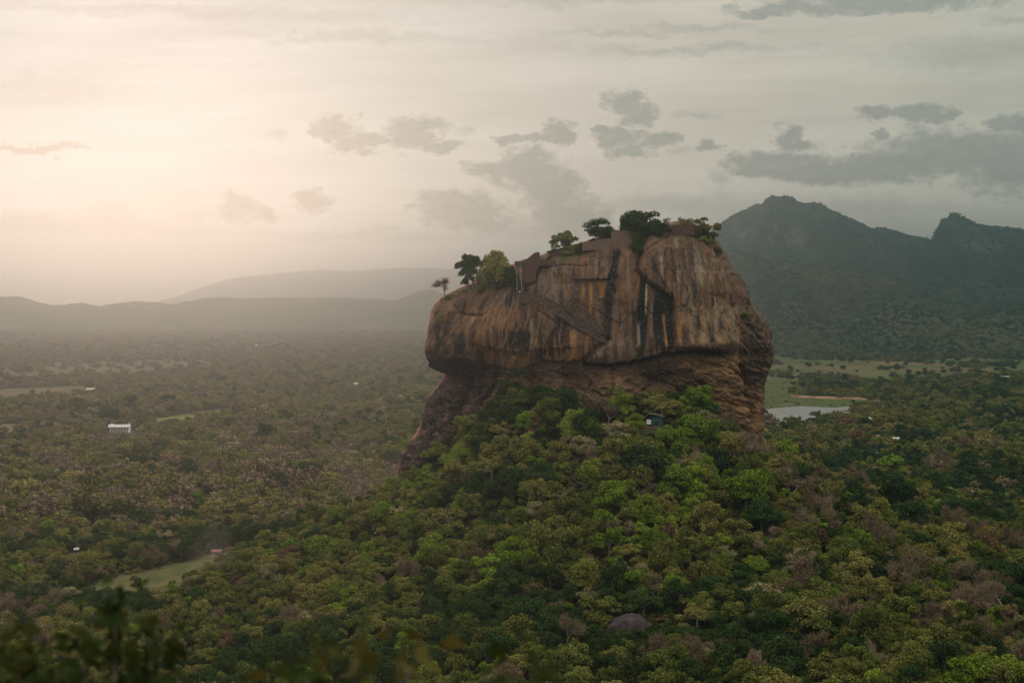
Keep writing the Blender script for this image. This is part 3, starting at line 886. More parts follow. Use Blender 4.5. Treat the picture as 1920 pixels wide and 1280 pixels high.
    lay(lw * smooth(1085, 1110, u) * 0.55, (0.25, 0.155, 0.095))
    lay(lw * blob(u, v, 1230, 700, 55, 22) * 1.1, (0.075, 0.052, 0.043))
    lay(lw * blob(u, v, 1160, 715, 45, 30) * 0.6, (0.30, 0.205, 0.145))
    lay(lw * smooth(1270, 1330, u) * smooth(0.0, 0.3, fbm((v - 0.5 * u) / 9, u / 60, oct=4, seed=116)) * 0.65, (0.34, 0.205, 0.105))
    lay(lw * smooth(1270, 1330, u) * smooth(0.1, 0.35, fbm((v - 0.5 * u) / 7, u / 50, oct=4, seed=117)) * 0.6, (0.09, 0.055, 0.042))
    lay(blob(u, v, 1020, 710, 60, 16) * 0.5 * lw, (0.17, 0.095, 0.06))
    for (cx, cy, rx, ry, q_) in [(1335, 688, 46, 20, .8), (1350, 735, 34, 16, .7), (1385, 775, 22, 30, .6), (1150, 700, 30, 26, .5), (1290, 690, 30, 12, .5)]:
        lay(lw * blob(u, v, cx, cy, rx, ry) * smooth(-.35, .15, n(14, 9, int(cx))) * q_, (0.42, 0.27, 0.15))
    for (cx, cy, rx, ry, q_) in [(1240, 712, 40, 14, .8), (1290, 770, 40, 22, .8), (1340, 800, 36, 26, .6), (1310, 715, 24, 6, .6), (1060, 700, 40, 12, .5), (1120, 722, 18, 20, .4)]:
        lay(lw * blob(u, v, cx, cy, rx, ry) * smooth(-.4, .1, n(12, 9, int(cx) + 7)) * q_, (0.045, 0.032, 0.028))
    fk = smooth(1384, 1400, u)
    lay(fk * (1 - smooth(720, 745, v)) * smooth(-0.3, 0.15, fbm((u * 0.86 - v * 0.5) / 6, (u + v) / 60, oct=4, seed=118)) * 0.7, (0.07, 0.05, 0.043))
    lay(fk * smooth(0.1, 0.4, fbm((u * 0.86 - v * 0.5) / 4, (u + v) / 60, oct=3, seed=119)) * 0.5, (0.26, 0.19, 0.14))
    # lower left buttress: purple brown
    lb = (1 - smooth(900, 960, u)) * smooth(2, 12, e)
    lay(lb * 0.85, (0.095, 0.062, 0.052)); lay(lb * smooth(0.1, 0.4, n(9, 60, 120)) * 0.6, (0.21, 0.125, 0.085)); lay(lb * smooth(0.15, 0.4, n(8, 50, 121)) * 0.6, (0.05, 0.036, 0.033))
    for pts, wid, dep in CRACKS[1:6]: lay(np.exp(-(seg_dist(u, v, pts) / (wid * 1.3)) ** 2) * 0.7, (0.03, 0.024, 0.023))  # crack shade painted in as dark lines along the buttress cracks
    lay(lw * blob(u, v, 1305, 748, 30, 16) * 0.9, (0.05, 0.035, 0.03)); lay(np.exp(-((e - 3) / 5) ** 2) * smooth(1085, 1100, u) * (1 - smooth(1345, 1370, u)) * 0.8, (0.03, 0.024, 0.022))  # painted shade: cave recess, then a dark strip below the overhang lip
    # pitted speckle and fine lichen
    lay(smooth(0.4, 0.7, vnoise(u / 2.6, v / 3.2, seed=122)) * 0.28, (0.33, 0.27, 0.21))
    lay(smooth(0.35, 0.6, vnoise(u / 2.0, v / 4.0, seed=123)) * 0.35, (0.06, 0.045, 0.04))
    # soil and dry grass on the shoulders
    topl = np.interp(u, [800, 830, 870, 960, 1010, 1060, 1105, 1150, 1190, 1215, 1250, 1340, 1380], [560, 572, 566, 545, 486, 489, 478, 466, 462, 452, 436, 470, 500])
    soil = (1 - smooth(-10, 6, v - topl + 5 * vnoise(u / 10, v / 10, seed=124)))
    lay(soil * 0.9, (0.165, 0.095, 0.065)); lay(soil * smooth(0.0, 0.35, n(16, 9, 125)) * 0.75, (0.12, 0.115, 0.04))
    lay(soil * smooth(1020, 1050, u) * (1 - smooth(1090, 1110, u)) * smooth(462, 470, v) * 0.7, (0.11, 0.11, 0.045))
    for (cx, cy, rx, ry) in [(826, 592, 10, 14), (832, 560, 12, 8), (1400, 592, 12, 8), (1395, 575, 8, 10), (1345, 470, 10, 14), (1370, 600, 6, 6), (1425, 612, 8, 8), (1338, 452, 10, 8)]:
        lay(blob(u, v, cx, cy, rx, ry) * smooth(-0.3, 0.2, n(5, 5, 126)) * 0.9, (0.09, 0.10, 0.03))
    return np.clip(c ** 1.32 * np.array((0.88, 0.87, 0.83)), 0.006, 1)


ROCKGRID = {}


def build_rock():
    rows = np.concatenate([np.arange(416, 700, 0.9), np.arange(700, 900, 1.1), np.arange(902, 1010, 4)])
    z = H - (rows - HY) / F * YC
    xl = (np.interp(rows, *cols(ROCK_L)) - 960) / F * YC
    xr = (np.interp(rows, *cols(ROCK_R)) - 960) / F * YC
    a = (xr - xl) / 2; cx = (xr + xl) / 2
    b = np.interp(rows, [415, 425, 440, 470, 560, 640, 700, 760, 900, 1010], [14, 26, 36, 44, 50, 52, 50, 52, 60, 66])
    th_f = np.linspace(0, math.pi, 860)                     # the side towards the viewer, from right to left
    # even spacing along the width
    cosv = np.cos(th_f); cosv = np.sign(cosv) * np.abs(cosv)
    t = np.linspace(0, 1, 860); ang_front = np.arccos(1 - 2 * t) * 0.72 + t * math.pi * 0.28
    ang_back = np.linspace(math.pi, 2 * math.pi, 122)[1:-1]
    ang = np.concatenate([ang_front, ang_back])
    n = 2.7
    ca, sa = np.cos(ang), np.sin(ang)
    ex = np.sign(ca) * np.abs(ca) ** (2 / n); ey = np.sign(sa) * np.abs(sa) ** (2 / n)
    X = cx[:, None] + a[:, None] * ex[None]
    Y = YC - b[:, None] * ey[None]
    Z = np.repeat(z[:, None], len(ang), 1)
    nx = np.sign(ca) * np.abs(ca) ** (2 - 2 / n) / 1.0; ny = -np.sign(sa) * np.abs(sa) ** (2 - 2 / n)
    NX = nx[None] / a[:, None]; NY = ny[None] / b[:, None]
    ln = np.hypot(NX, NY); NX /= ln; NY /= ln
    u, v = to_px(X, Y, Z)
    facing = smooth(0.05, -0.25, NY)
    rel = rock_relief(u, v) * facing
    # keep the outline where it was measured
    edge = smooth(0, 10, np.minimum(u - np.interp(v, *cols(ROCK_L)), np.interp(v, *cols(ROCK_R)) - u))
    rel = rel * (0.25 + 0.75 * edge)
    g = 1.9 * fbm(X / 19, Y / 19 + Z / 60, Z / 38, oct=3, seed=131) + 0.8 * fbm(X / 5.5, Y / 5.5, Z / 15, oct=3, seed=132) + 0.34 * fbm(X / 1.6, Y / 1.6, Z / 3.5, oct=2, seed=133)
    d = rel + g * (0.4 + 0.6 * edge)
    X = X + NX * d; Y = Y + NY * d
    u2, v2 = to_px(X, Y, Z)
    nr, na = X.shape
    i, j = np.meshgrid(np.arange(nr - 1), np.arange(na), indexing='ij'); j2 = (j + 1) % na
    f = np.stack([i * na + j, (i + 1) * na + j, (i + 1) * na + j2, i * na + j2], -1).reshape(-1, 4)[:, ::-1]
    co = np.stack([X, Y, Z], -1).reshape(-1, 3)
    co = np.concatenate([co, [[cx[0], YC, z[0] + 0.5]]]); top = len(co) - 1
    cap = np.stack([np.full(na, top), np.arange(na), (np.arange(na) + 1) % na, np.full(na, top)], 1)
    me = bpy.data.meshes.new('rock_monolith')
    col = rock_stain_shade(u.ravel(), v.ravel(), None, None, None)
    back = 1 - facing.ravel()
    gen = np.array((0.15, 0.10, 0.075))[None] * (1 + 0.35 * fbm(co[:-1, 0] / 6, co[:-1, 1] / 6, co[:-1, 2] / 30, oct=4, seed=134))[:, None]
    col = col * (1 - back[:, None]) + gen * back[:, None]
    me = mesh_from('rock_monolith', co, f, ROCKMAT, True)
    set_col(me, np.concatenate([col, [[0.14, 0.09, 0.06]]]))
    o = obj('rock_monolith', me)
    o['label'] = 'huge streaked brown rock with sheer sides rising out of the forest'; o['category'] = 'rock'
    capme = mesh_from('summit_soil', np.concatenate([co[:na], co[top:]]), [[na, k, (k + 1) % na] for k in range(na)], mottled('summit_earth', (0.16, 0.10, 0.06), 0.3, 0.3), True)
    obj('summit_soil', capme, o)
    ff = slice(0, 860)
    ROCKGRID.update(u=u2[:, ff].ravel(), v=v2[:, ff].ravel(), X=X[:, ff].ravel(), Y=Y[:, ff].ravel(), Z=Z[:, ff].ravel())


build_rock()


def on_rock(px, py):
    """the point of the rock face seen at this column and row"""
    g = ROCKGRID
    d2 = (g['u'] - px) ** 2 + (g['v'] - py) ** 2
    k = np.argsort(d2)[:6]; k = k[np.argmin(g['Y'][k])]
    return Vector((g['X'][k], g['Y'][k], g['Z'][k]))


# ---- things built on the rock ------------------------------------------------


def slab(mb, pts, y0, y1):
    """upright slab from picture-measured corner points at one distance"""
    mb.prism([(p[0], p[2]) for p in pts], y0, y1)


def flat_pts(px_pts, Y): return [tuple(P(x, y, Y)) for x, y in px_pts]


def build_stair_tower():
    base = on_rock(985, 545)
    Y = base.y - 1.0
    t = thing('stair_tower', 'dark brown walled stairway standing on the edge of the rock', 'stairway', tuple(base))
    def part(name, polys, y0, y1, mat):
        mb = MB()
        for p in polys:
            q = flat_pts(p, Y); mb.prism([(a[0] - base.x, a[2] - base.z) for a in q], y0 - base.y, y1 - base.y)
        return mb.build(name, mat, t)
    part('wall', [[(981, 492), (999, 476), (1004, 473), (1004, 500), (981, 500)], [(979, 500), (1006, 500), (1004, 526), (981, 532)]], Y + 0.6, Y + 7, BRICK)
    part('pillar', [[(1004, 473), (1012, 472.5), (1012, 500), (1004, 500)]], Y + 0.2, Y + 7, STEEL)
    part('landing', [[(964.5, 490), (982, 489), (982, 499), (976, 501), (966, 502)]], Y - 0.6, Y + 3, STEEL)
    part('lower_wall', [[(1012, 488), (1030, 487), (1060, 492), (1060, 498), (1012, 497)]], Y + 2, Y + 8, BRICK)
    steps = MB()
    for i in range(16):
        f = i / 15; x = 973 + 3 * (1 - f) ** 0.5 - 2; y = 552 - 52 * f
        p = P(x, y, Y); w = 0.9
        steps.box(p.x - w - base.x, p.x + w - base.x, -1.6, 0.6, p.z - base.z, p.z + 0.16 - base.z)
    steps.build('steps', STEEL, t)
    for xa, xb in ((967.5, 971), (975, 980.5)):
        rail = MB(); pts = [P(xb + (xa - xb) * (k / 6) ** 0.7, 553 - 55 * k / 6, Y - 1.2) - base for k in range(7)]
        rail.tube(pts, 0.16, 5)
        for p in pts[1:-1]: rail.tube([p, p + Vector((0, 1.4, 0))], 0.07, 4)
        rail.build('handrail', PALEBARK, t)
    return t


COPING = mottled('worn_coping', (0.105, 0.078, 0.06), 0.4, 1.0)
ROCKBRICK = mottled('rubble_wall', (0.07, 0.046, 0.034), 0.5, 0.8, bmp=0.4)


def build_walkway():
    pts = []
    for k in range(46):
        f = k / 45 * (len(WALK) - 1); i = min(int(f), len(WALK) - 2); g = f - i
        px = WALK[i][0] + (WALK[i + 1][0] - WALK[i][0]) * g; py = WALK[i][1] + (WALK[i + 1][1] - WALK[i][1]) * g
        q = on_rock(px, py + 3); pts.append(q)
    ys = np.array([p.y for p in pts]); ys = np.convolve(np.pad(ys, 6, mode='edge'), np.ones(13) / 13, 'valid')
    pts = [Vector((p.x, y - 1.3, P(0, 0, 1).z * 0 + p.z)) for p, y in zip(pts, ys)]
    base = pts[0].copy()
    t = thing('gallery_walkway', 'walled walkway slanting down across the rock face from the stairway', 'walkway', tuple(base))
    n = len(pts); thick = np.interp(np.arange(n), [0, n * 0.5, n - 1], [3.2, 3.6, 2.0])
    def ribbon(name, dz0, dz1, y0, y1, mat):
        vs = []; fs = []
        for k, p in enumerate(pts):
            q = p - base; a, b = dz0 * thick[k], dz1 * thick[k]
            vs += [(q.x, q.y + y0, q.z + a), (q.x, q.y + y0, q.z + b), (q.x, q.y + y1, q.z + b), (q.x, q.y + y1, q.z + a)]
        for k in range(n - 1):
            for m in range(4):
                a = k * 4 + m; b = k * 4 + (m + 1) % 4
                fs.append((a, b, b + 4, a + 4))
        fs += [(3, 2, 1, 0), tuple((n - 1) * 4 + m for m in range(4))]
        return MB().add(vs, fs).build(name, mat, t)
    ribbon('parapet_wall', -0.72, 0.30, -0.25, 0.35, ROCKBRICK)
    ribbon('floor', -0.78, -0.55, -0.05, 3.0, DARKIN)
    ribbon('coping', 0.31, 0.40, -0.38, 0.38, COPING)
    ribbon('inner_wall', -0.4, 0.95, 1.6, 2.0, BRICK)
    up = [(1060, 580), (1076, 571), (1090, 575), (1104, 586), (1120, 604), (1138, 628), (1124, 625), (1104, 613), (1084, 600)]
    yq = on_rock(1095, 592).y - 1.0
    MB().prism([(P(a, b, yq).x - base.x, P(a, b, yq).z - base.z) for a, b in up], yq - base.y, yq - base.y + 4).build('upper_stair_wall', ROCKBRICK, t)
    edge = MB()
    edge.tube([P(a, b - 0.5, yq - 0.3) - base for a, b in up[:6]], 0.17, 5)
    edge.build('upper_coping', COPING, t)
    rail = MB()
    for k in range(1, n - 1, 3):
        q = pts[k] - base; rail.box(q.x - 0.07, q.x + 0.07, q.y + 0.28, q.y + 0.42, q.z + 0.42 * thick[k], q.z + 0.78 * thick[k])
    rail.tube([pts[k] - base + Vector((0, 0.35, 0.78 * thick[k])) for k in range(n)], 0.09, 4)
    rail.build('railing', STEEL, t)


def brick_wall(label, px_pts, rock_px, dy, thick, mat=BRICK, name='brick_wall', group='brick walls on the summit'):
    b = on_rock(*rock_px); Y = b.y + dy
    q = flat_pts(px_pts, Y); cx = sum(p[0] for p in q) / len(q); z0 = min(p[2] for p in q)
    t = obj(name, None) if False else None
    mb = MB(); mb.prism([(p[0] - cx, p[2] - z0) for p in q], 0, thick)
    o = mb.build(name, mat, None); o.location = (cx, Y, z0)
    o['label'] = label; o['category'] = 'wall'; o['group'] = group
    return o


build_stair_tower()
build_walkway()
brick_wall('low dark brick wall behind the lone thin-crowned tree on the summit', [(1028, 480), (1034, 473), (1050, 465), (1085, 457), (1088, 466), (1088, 474), (1030, 486)], (1060, 480), 5, 2.5)
brick_wall('long terrace wall of reddish brick below the round summit tree', [(1092, 458), (1120, 450), (1150, 446), (1185, 443), (1186, 462), (1150, 467), (1092, 470)], (1130, 474), 1.5, 3.0, PALEBRICK)
brick_wall('short square-topped block of old brickwork beside the round summit tree', [(1146, 434), (1152, 431), (1170, 431), (1184, 433), (1184, 450), (1146, 450)], (1160, 468), 6, 4, PALEBRICK)
brick_wall('dark brick wall crowning the highest point of the rock', [(1246, 426), (1262, 422), (1285, 423), (1302, 421), (1302.5, 440), (1280, 441), (1240, 442)], (1275, 447), 1.5, 5)
# ----------------------------------------------------------------------------
# trees
# ----------------------------------------------------------------------------


def leaf_quads(cen, nrm, size, r):
    """one small irregular four-cornered leaf clump per point"""
    n = len(cen)
    nrm = nrm / (np.linalg.norm(nrm, axis=1, keepdims=True) + 1e-9)
    h = r.normal(size=(n, 3)); a = np.cross(nrm, h); a /= np.linalg.norm(a, axis=1, keepdims=True) + 1e-9
    b = np.cross(nrm, a)
    s = size * r.uniform(0.6, 1.35, n)[:, None]
    q = r.uniform(0.55, 1.0, (n, 4, 1))
    v = np.stack([cen + a * s * q[:, 0], cen + b * s * 0.75 * q[:, 1], cen - a * s * q[:, 2], cen - b * s * 0.75 * q[:, 3]], 1)
    v[:, 0] += nrm * s * r.uniform(-0.3, 0.1, (n, 1)); v[:, 2] += nrm * s * r.uniform(-0.3, 0.1, (n, 1))
    f = np.arange(n * 4, dtype=np.int32).reshape(-1, 4)
    return v.reshape(-1, 3), f


def dirs(n, r, zmin=-0.35):
    z = r.uniform(zmin, 1, n); t = r.uniform(0, 2 * math.pi, n); s = np.sqrt(1 - z * z)
    return np.stack([s * np.cos(t), s * np.sin(t), z], 1)


def crown_points(form, seed, n_leaf, leaf):
    """crown about 1 unit = 1 m for a tree 10 m wide; returns leaf mesh and the lobe centres"""
    r = np.random.default_rng(seed)
    lobes = []
    if form == 'round':
        for d in dirs(36, r, -0.8):
            k = r.uniform(0.5, 0.84); lobes.append((d[0] * 4.6 * k, d[1] * 4.6 * k, 5.2 + d[2] * 4.5 * k, r.uniform(1.1, 1.9)))
    elif form == 'umbrella':
        W = 5.4
        for i in range(34):
            t = r.uniform(0, 6.283); q = math.sqrt(r.uniform(0, 1)) * W * 0.88
            lobes.append((q * math.cos(t), q * math.sin(t), 7.6 - 0.12 * q * q + r.uniform(-2.6, 0.6), r.uniform(0.9, 1.6)))
    elif form == 'irregular':
        for i in range(8):
            t = r.uniform(0, 6.283); q = r.uniform(0.8, 3.2); zz = r.uniform(2.6, 8.8)
            for j in range(5):
                d = dirs(1, r)[0] * 1.7
                lobes.append((q * math.cos(t) + d[0], q * math.sin(t) + d[1], zz + d[2] * 0.7, r.uniform(0.8, 1.45)))
    elif form == 'shrub':
        for d in dirs(22, r, -0.1):
            k = r.uniform(0.4, 0.9); lobes.append((d[0] * 4.4 * k, d[1] * 4.4 * k, 1.4 + d[2] * 3.4 * k, r.uniform(1.0, 1.8)))
    L = np.array(lobes)
    w = L[:, 3] ** 2; cnt = r.multinomial(n_leaf, w / w.sum())
    cs, ns = [], []
    for (x, y, z, rad), c in zip(L, cnt):
        d = dirs(c, r, -0.55)
        rr = rad * r.uniform(0.62, 1.06, c)[:, None]
        fl = np.array([1.0, 1.0, 0.62 if form == 'umbrella' else 0.8])
        cs.append(np.array([x, y, z]) + d * rr * fl)
        nn = d * 0.8 + r.normal(size=(c, 3)) * 0.55 + np.array([0, 0, 0.35]); ns.append(nn)
    v, f = leaf_quads(np.concatenate(cs), np.concatenate(ns), leaf, r)
    return v, f, L


def limb_mesh(L, seed, n=9, low=2.6, rad=0.34):
    r = np.random.default_rng(seed); mb = MB()
    fork = Vector((r.uniform(-0.5, 0.5), r.uniform(-0.5, 0.5), low))
    mb.tube([(0, 0, -1.5), (fork.x * 0.3, fork.y * 0.3, low * 0.5), fork], [rad * 1.35, rad, rad * 0.8], 6)
    for i in r.permutation(len(L))[:n]:
        p = Vector(L[i][:3]); m = fork.lerp(p, 0.5) + Vector((r.uniform(-.5, .5), r.uniform(-.5, .5), r.uniform(-.2, .6)))
        mb.tube([fork, m, p], [rad * 0.6, rad * 0.38, rad * 0.12], 4)
    return mb


def bare_tree(seed):
    """leafless tree: trunk and limbs, and a haze of fine twigs"""
    r = np.random.default_rng(seed); limbs = MB(); tips = []; twig_v = []; twig_f = []
    def grow(p, d, ln, rad, lev):
        q = p + d * ln; m = p + d * ln * 0.5 + Vector(r.normal(size=3) * 0.08 * ln)
        limbs.tube([p, m, q], [rad, rad * 0.85, rad * 0.66], 4)
        if lev == 0: tips.append((q, d)); tips.append((m, d)); return
        for k in range(3 if lev > 1 else 4):
            nd = (d * 0.85 + Vector(r.normal(size=3)) * 0.55 + Vector((0, 0, 0.18))).normalized()
            grow(q, nd, ln * r.uniform(0.62, 0.85), rad * 0.6, lev - 1)
    grow(Vector((0, 0, -1.2)), Vector((0, 0, 1)), 4.0, 0.30, 3)
    for q, d in tips:
        for k in range(20):
            nd = np.array(d) * 0.5 + r.normal(size=3) * 0.75 + np.array([0, 0, 0.25]); nd /= np.linalg.norm(nd)
            ln = r.uniform(0.6, 1.5); p0 = np.array(q) + r.normal(size=3) * 0.35; p1 = p0 + nd * ln
            s = np.cross(nd, r.normal(size=3)); s /= np.linalg.norm(s) + 1e-9; s *= 0.045
            b = len(twig_v); twig_v.extend([p0 - s, p0 + s, p1 + s * 0.5, p1 - s * 0.5]); twig_f.append((b, b + 1, b + 2, b + 3))
    return limbs, np.array(twig_v), np.array(twig_f, np.int32)


FORMS = {}      # form -> list of (crown verts, crown faces, trunk mesh)
for fi, form in enumerate(('round', 'umbrella', 'irregular', 'shrub')):
    FORMS[form] = []
    for k in range(3):
        v, f, L = crown_points(form, 1000 + fi * 10 + k, {'round': 5600, 'umbrella': 4600, 'irregular': 5000, 'shrub': 3600}[form], {'umbrella': 0.29}.get(form, 0.305))
        lm = limb_mesh(L, 2000 + fi * 10 + k, 9 if form != 'shrub' else 7, {'shrub': 0.5, 'umbrella': 4.2}.get(form, 2.8), 0.2 if form == 'shrub' else 0.32)
        FORMS[form].append((v, f, lm))
BARE = [bare_tree(3000 + k) for k in range(3)]
_cache = {}


def tree_meshes(form, tint, k):
    key = (form, tint, k)
    if key not in _cache:
        if form == 'bare':
            limbs, tv, tf = BARE[k]
            _cache[key] = (mesh_from('crown', tv, tf, LEAF['bare'] if tint == 'bare' else LEAF[tint]), limbs.mesh('trunk', PALEBARK if k == 1 else BARK))
        else:
            v, f, lm = FORMS[form][k]
            _cache[key] = (mesh_from('crown', v, f, LEAF[tint]), lm.mesh('trunk', PALEBARK if tint in ('pale', 'olive') else BARK))
    return _cache[key]


def plant_tree(name, label, cat, form, tint, k, loc, width, rz, height=1.0, group=None, tilt=(0, 0)):
    s = width / {'round': 9.6, 'umbrella': 11.0, 'irregular': 9.0, 'shrub': 9.4, 'bare': 9.5}[form]
    t = thing(name, label, cat, loc, rz, group, (s, s, s * height))
    t.rotation_euler = (tilt[0], tilt[1], rz)
    cm, tm = tree_meshes(form, tint, k)
    obj('trunk', tm, t); obj('crown', cm, t)
    return t


# ---- trees one can pick out ---------------------------------------------------

HC = {'round': 5.4, 'umbrella': 6.6, 'irregular': 6.0, 'shrub': 2.8, 'bare': 7.5}
CW = {'round': 9.6, 'umbrella': 11.0, 'irregular': 9.0, 'shrub': 9.4, 'bare': 9.5}


def ground_hit(px, py, up):
    """where the sight line at this column and row passes `up` metres above the ground"""
    ys = np.arange(430, 1500, 1.5)
    x = (px - 960) / F * ys; zr = H - (py - HY) / F * ys
    g = ground_z(x, ys) + up
    k = np.nonzero(zr <= g)[0]
    gap = np.where((ys > 560) & (ys < 900), zr - g, 1e9)
    i = k[0] if len(k) and ys[k[0]] < 1000 else (int(np.argmin(gap)) if gap.min() < 12 else (k[0] if len(k) else -1))
    return float(x[i]), float(ys[i]), float(g[i] - up)


PICKED = [
    # px, py of crown middle, width px, form, tint, height factor, name, category, label
    (962, 712, 62, 'irregular', 'dark', 1.0, 'tree', 'tree', 'dark green tree highest up against the rock wall, left of centre'),
    (1012, 742, 62, 'round', 'dark', .9, 'tree', 'tree', 'dark green round tree just below and right of the highest tree on the wall'),
    (965, 748, 60, 'round', 'mid', .9, 'tree', 'tree', 'mid green tree directly below the highest tree against the rock wall'),
    (985, 792, 48, 'round', 'bright', 1.0, 'tree', 'tree', 'small vivid light green tree on the upper left of the slope'),
    (1038, 775, 66, 'irregular', 'mid', 1.0, 'tree', 'tree', 'grey green lumpy tree between the vivid small tree and the bare brown trees'),
    (1095, 752, 70, 'bare', 'bare', .8, 'bare_tree', 'tree', 'leafless brown tree spread wide at the foot of the rock wall, left one'),
    (1142, 760, 70, 'bare', 'bare', .8, 'bare_tree', 'tree', 'leafless grey tree at the foot of the rock wall beside the green bush'),
    (1176, 752, 44, 'round', 'bright', 1.0, 'tree', 'tree', 'narrow bright green tree between a leafless tree and the round olive tree'),
    (1240, 750, 84, 'umbrella', 'olive', .85, 'tree', 'tree', 'wide round olive tree right behind the little green hut'),
    (1318, 782, 82, 'umbrella', 'pale', .85, 'tree', 'tree', 'pale straw coloured flat-topped tree against the lower right of the rock'),
    (1302, 802, 84, 'round', 'bright', .8, 'tree', 'tree', 'light green tree in front of the pale flat-topped tree'),
    (1184, 818, 48, 'round', 'mid', .75, 'tree', 'tree', 'mid green bushy tree at the front left of the hut'),
    (1206, 866, 104, 'round', 'dark', .72, 'tree', 'tree', 'very large dark green tree in the middle of the slope below the hut'),
    (1112, 885, 66, 'round', 'bright', 1.0, 'tree', 'tree', 'bright green round tree left of and below the very large dark tree'),
    (1258, 900, 70, 'irregular', 'bright', 1.0, 'tree', 'tree', 'bright green uneven tree at the lower right of the very large dark tree'),
    (1298, 862, 58, 'bare', 'pale', 1.1, 'bare_tree', 'tree', 'pale leafless tree with a forked white trunk right of the very large dark tree'),
    (1345, 862, 56, 'round', 'dark', .9, 'tree', 'tree', 'dark green tree right of the pale leafless forked tree'),
    (1395, 868, 60, 'irregular', 'mid', .9, 'tree', 'tree', 'mid green tree under the lower right corner of the rock'),
    (1398, 915, 96, 'round', 'bright', .85, 'tree', 'tree', 'large yellow green domed tree below the lower right corner of the rock'),
    (1345, 925, 70, 'round', 'mid', .9, 'tree', 'tree', 'green tree left of the large yellow green domed tree'),
    (1430, 965, 76, 'round', 'dark', .9, 'tree', 'tree', 'dark green tree under the large yellow green domed tree'),
    (1482, 895, 84, 'bare', 'bare', .85, 'bare_tree', 'tree', 'wide leafless brown tree right of the yellow green domed tree'),
    (1535, 905, 60, 'bare', 'bare', .8, 'bare_tree', 'tree', 'leafless brown tree second to the right of the yellow green domed tree'),
    (1590, 912, 80, 'umbrella', 'dark', .8, 'tree', 'tree', 'dark flat-topped tree beyond the two leafless brown trees'),
    (1502, 990, 76, 'umbrella', 'rust', .9, 'tree', 'tree', 'orange brown tree on the slope right of centre'),
    (1560, 960, 60, 'bare', 'bare', 1.0, 'bare_tree', 'tree', 'tall leafless tree above and right of the orange brown tree'),
    (1635, 985, 66, 'bare', 'bare', 1.1, 'bare_tree', 'tree', 'upright pale leafless tree far right of the orange brown tree'),
    (1750, 868, 66, 'bare', 'bare', .8, 'bare_tree', 'tree', 'round leafless pinkish tree on the plain at the right'),
    (1880, 1105, 96, 'bare', 'bare', .9, 'bare_tree', 'tree', 'big leafless grey tree at the right edge'),
    (738, 890, 58, 'round', 'bright', .9, 'tree', 'tree', 'fresh green tree at the foot of the left buttress, on the skyline of the slope'),
    (778, 898, 40, 'round', 'mid', .9, 'tree', 'tree', 'small green tree right of the fresh green tree at the left buttress'),
    (880, 780, 60, 'irregular', 'mid', .9, 'tree', 'tree', 'green tree against the left buttress, upper one'),
    (905, 815, 64, 'round', 'mid', .9, 'tree', 'tree', 'green tree below the upper tree at the left buttress'),
    (945, 800, 60, 'umbrella', 'olive', .9, 'tree', 'tree', 'yellowish flat-topped tree left of the vivid small tree'),
    (922, 862, 70, 'umbrella', 'olive', .9, 'tree', 'tree', 'yellow green spreading tree lower on the left slope'),
    (865, 880, 70, 'irregular', 'olive', .9, 'tree', 'tree', 'olive uneven tree right of the left buttress foot'),
    (960, 905, 74, 'round', 'dark', 1.0, 'tree', 'tree', 'dark green tree in the middle of the left slope'),
    (1040, 850, 64, 'round', 'olive', .9, 'tree', 'tree', 'olive tree under the grey green lumpy tree'),
    (1072, 820, 60, 'umbrella', 'pale', .8, 'tree', 'tree', 'tan thin tree left of the pink terrace wall'),
    (840, 965, 90, 'umbrella', 'olive', .8, 'tree', 'tree', 'broad yellow green tree low on the left skyline slope'),
    (700, 965, 86, 'umbrella', 'olive', .8, 'tree', 'tree', 'broad olive yellow tree farther left on the skyline slope'),
    (545, 1040, 56, 'round', 'rust', .8, 'tree', 'tree', 'reddish brown tree above the right end of the meadow'),
    (610, 1025, 66, 'round', 'bright', .8, 'tree', 'tree', 'green tree right of the reddish brown tree'),
    (1110, 1110, 70, 'umbrella', 'pale', .85, 'tree', 'tree', 'pale flat-topped tree above the purple boulder'),
    (1120, 1140, 80, 'irregular', 'mid', .8, 'tree', 'tree', 'grey green tree left of the purple boulder'),
    (1308, 1145, 78, 'umbrella', 'olive', .95, 'tree', 'tree', 'yellow green layered tree right of the purple boulder'),
    (1425, 1105, 92, 'umbrella', 'pale', .9, 'tree', 'tree', 'pale grey wide crown right of the yellow green layered tree'),
    (1490, 1150, 110, 'irregular', 'olive', .9, 'tree', 'tree', 'large drooping grey olive tree at the lower right'),
    (1560, 1245, 110, 'umbrella', 'olive', .85, 'tree', 'tree', 'light olive flat-topped tree at the bottom edge, right of centre'),
    (1195, 1065, 50, 'bare', 'pale', 1.0, 'bare_tree', 'tree', 'small pale leafless tree in the middle of the lower slope'),
    (1150, 985, 50, 'bare', 'pale', 1.0, 'bare_tree', 'tree', 'small pale leafless tree above the middle of the slope'),
    (1365, 1035, 50, 'bare', 'pale', .9, 'bare_tree', 'tree', 'small pale leafless tree left of the orange brown tree'),
]
placed = []     # x, y, radius of everything planted, so the wood keeps off
used_names = {}
for n, (px, py, wp, form, tint, hf, name, cat, label) in enumerate(PICKED):
    up = 6.0
    for it in range(3):
        x, y, z = ground_hit(px, py, up)
        w = wp / F * y
        up = HC[form] * (w / CW[form]) * hf
    plant_tree(name, label, cat, form, tint, n % 3, (x, y, z), w, (n * 1.7) % 6.28, hf)
    placed.append((x, y, w * 0.36))

ORD0 = ['first', 'second', 'third', 'fourth', 'fifth', 'sixth', 'seventh', 'eighth', 'ninth', 'tenth', 'eleventh', 'twelfth', 'thirteenth', 'fourteenth', 'fifteenth', 'sixteenth', 'seventeenth', 'last']
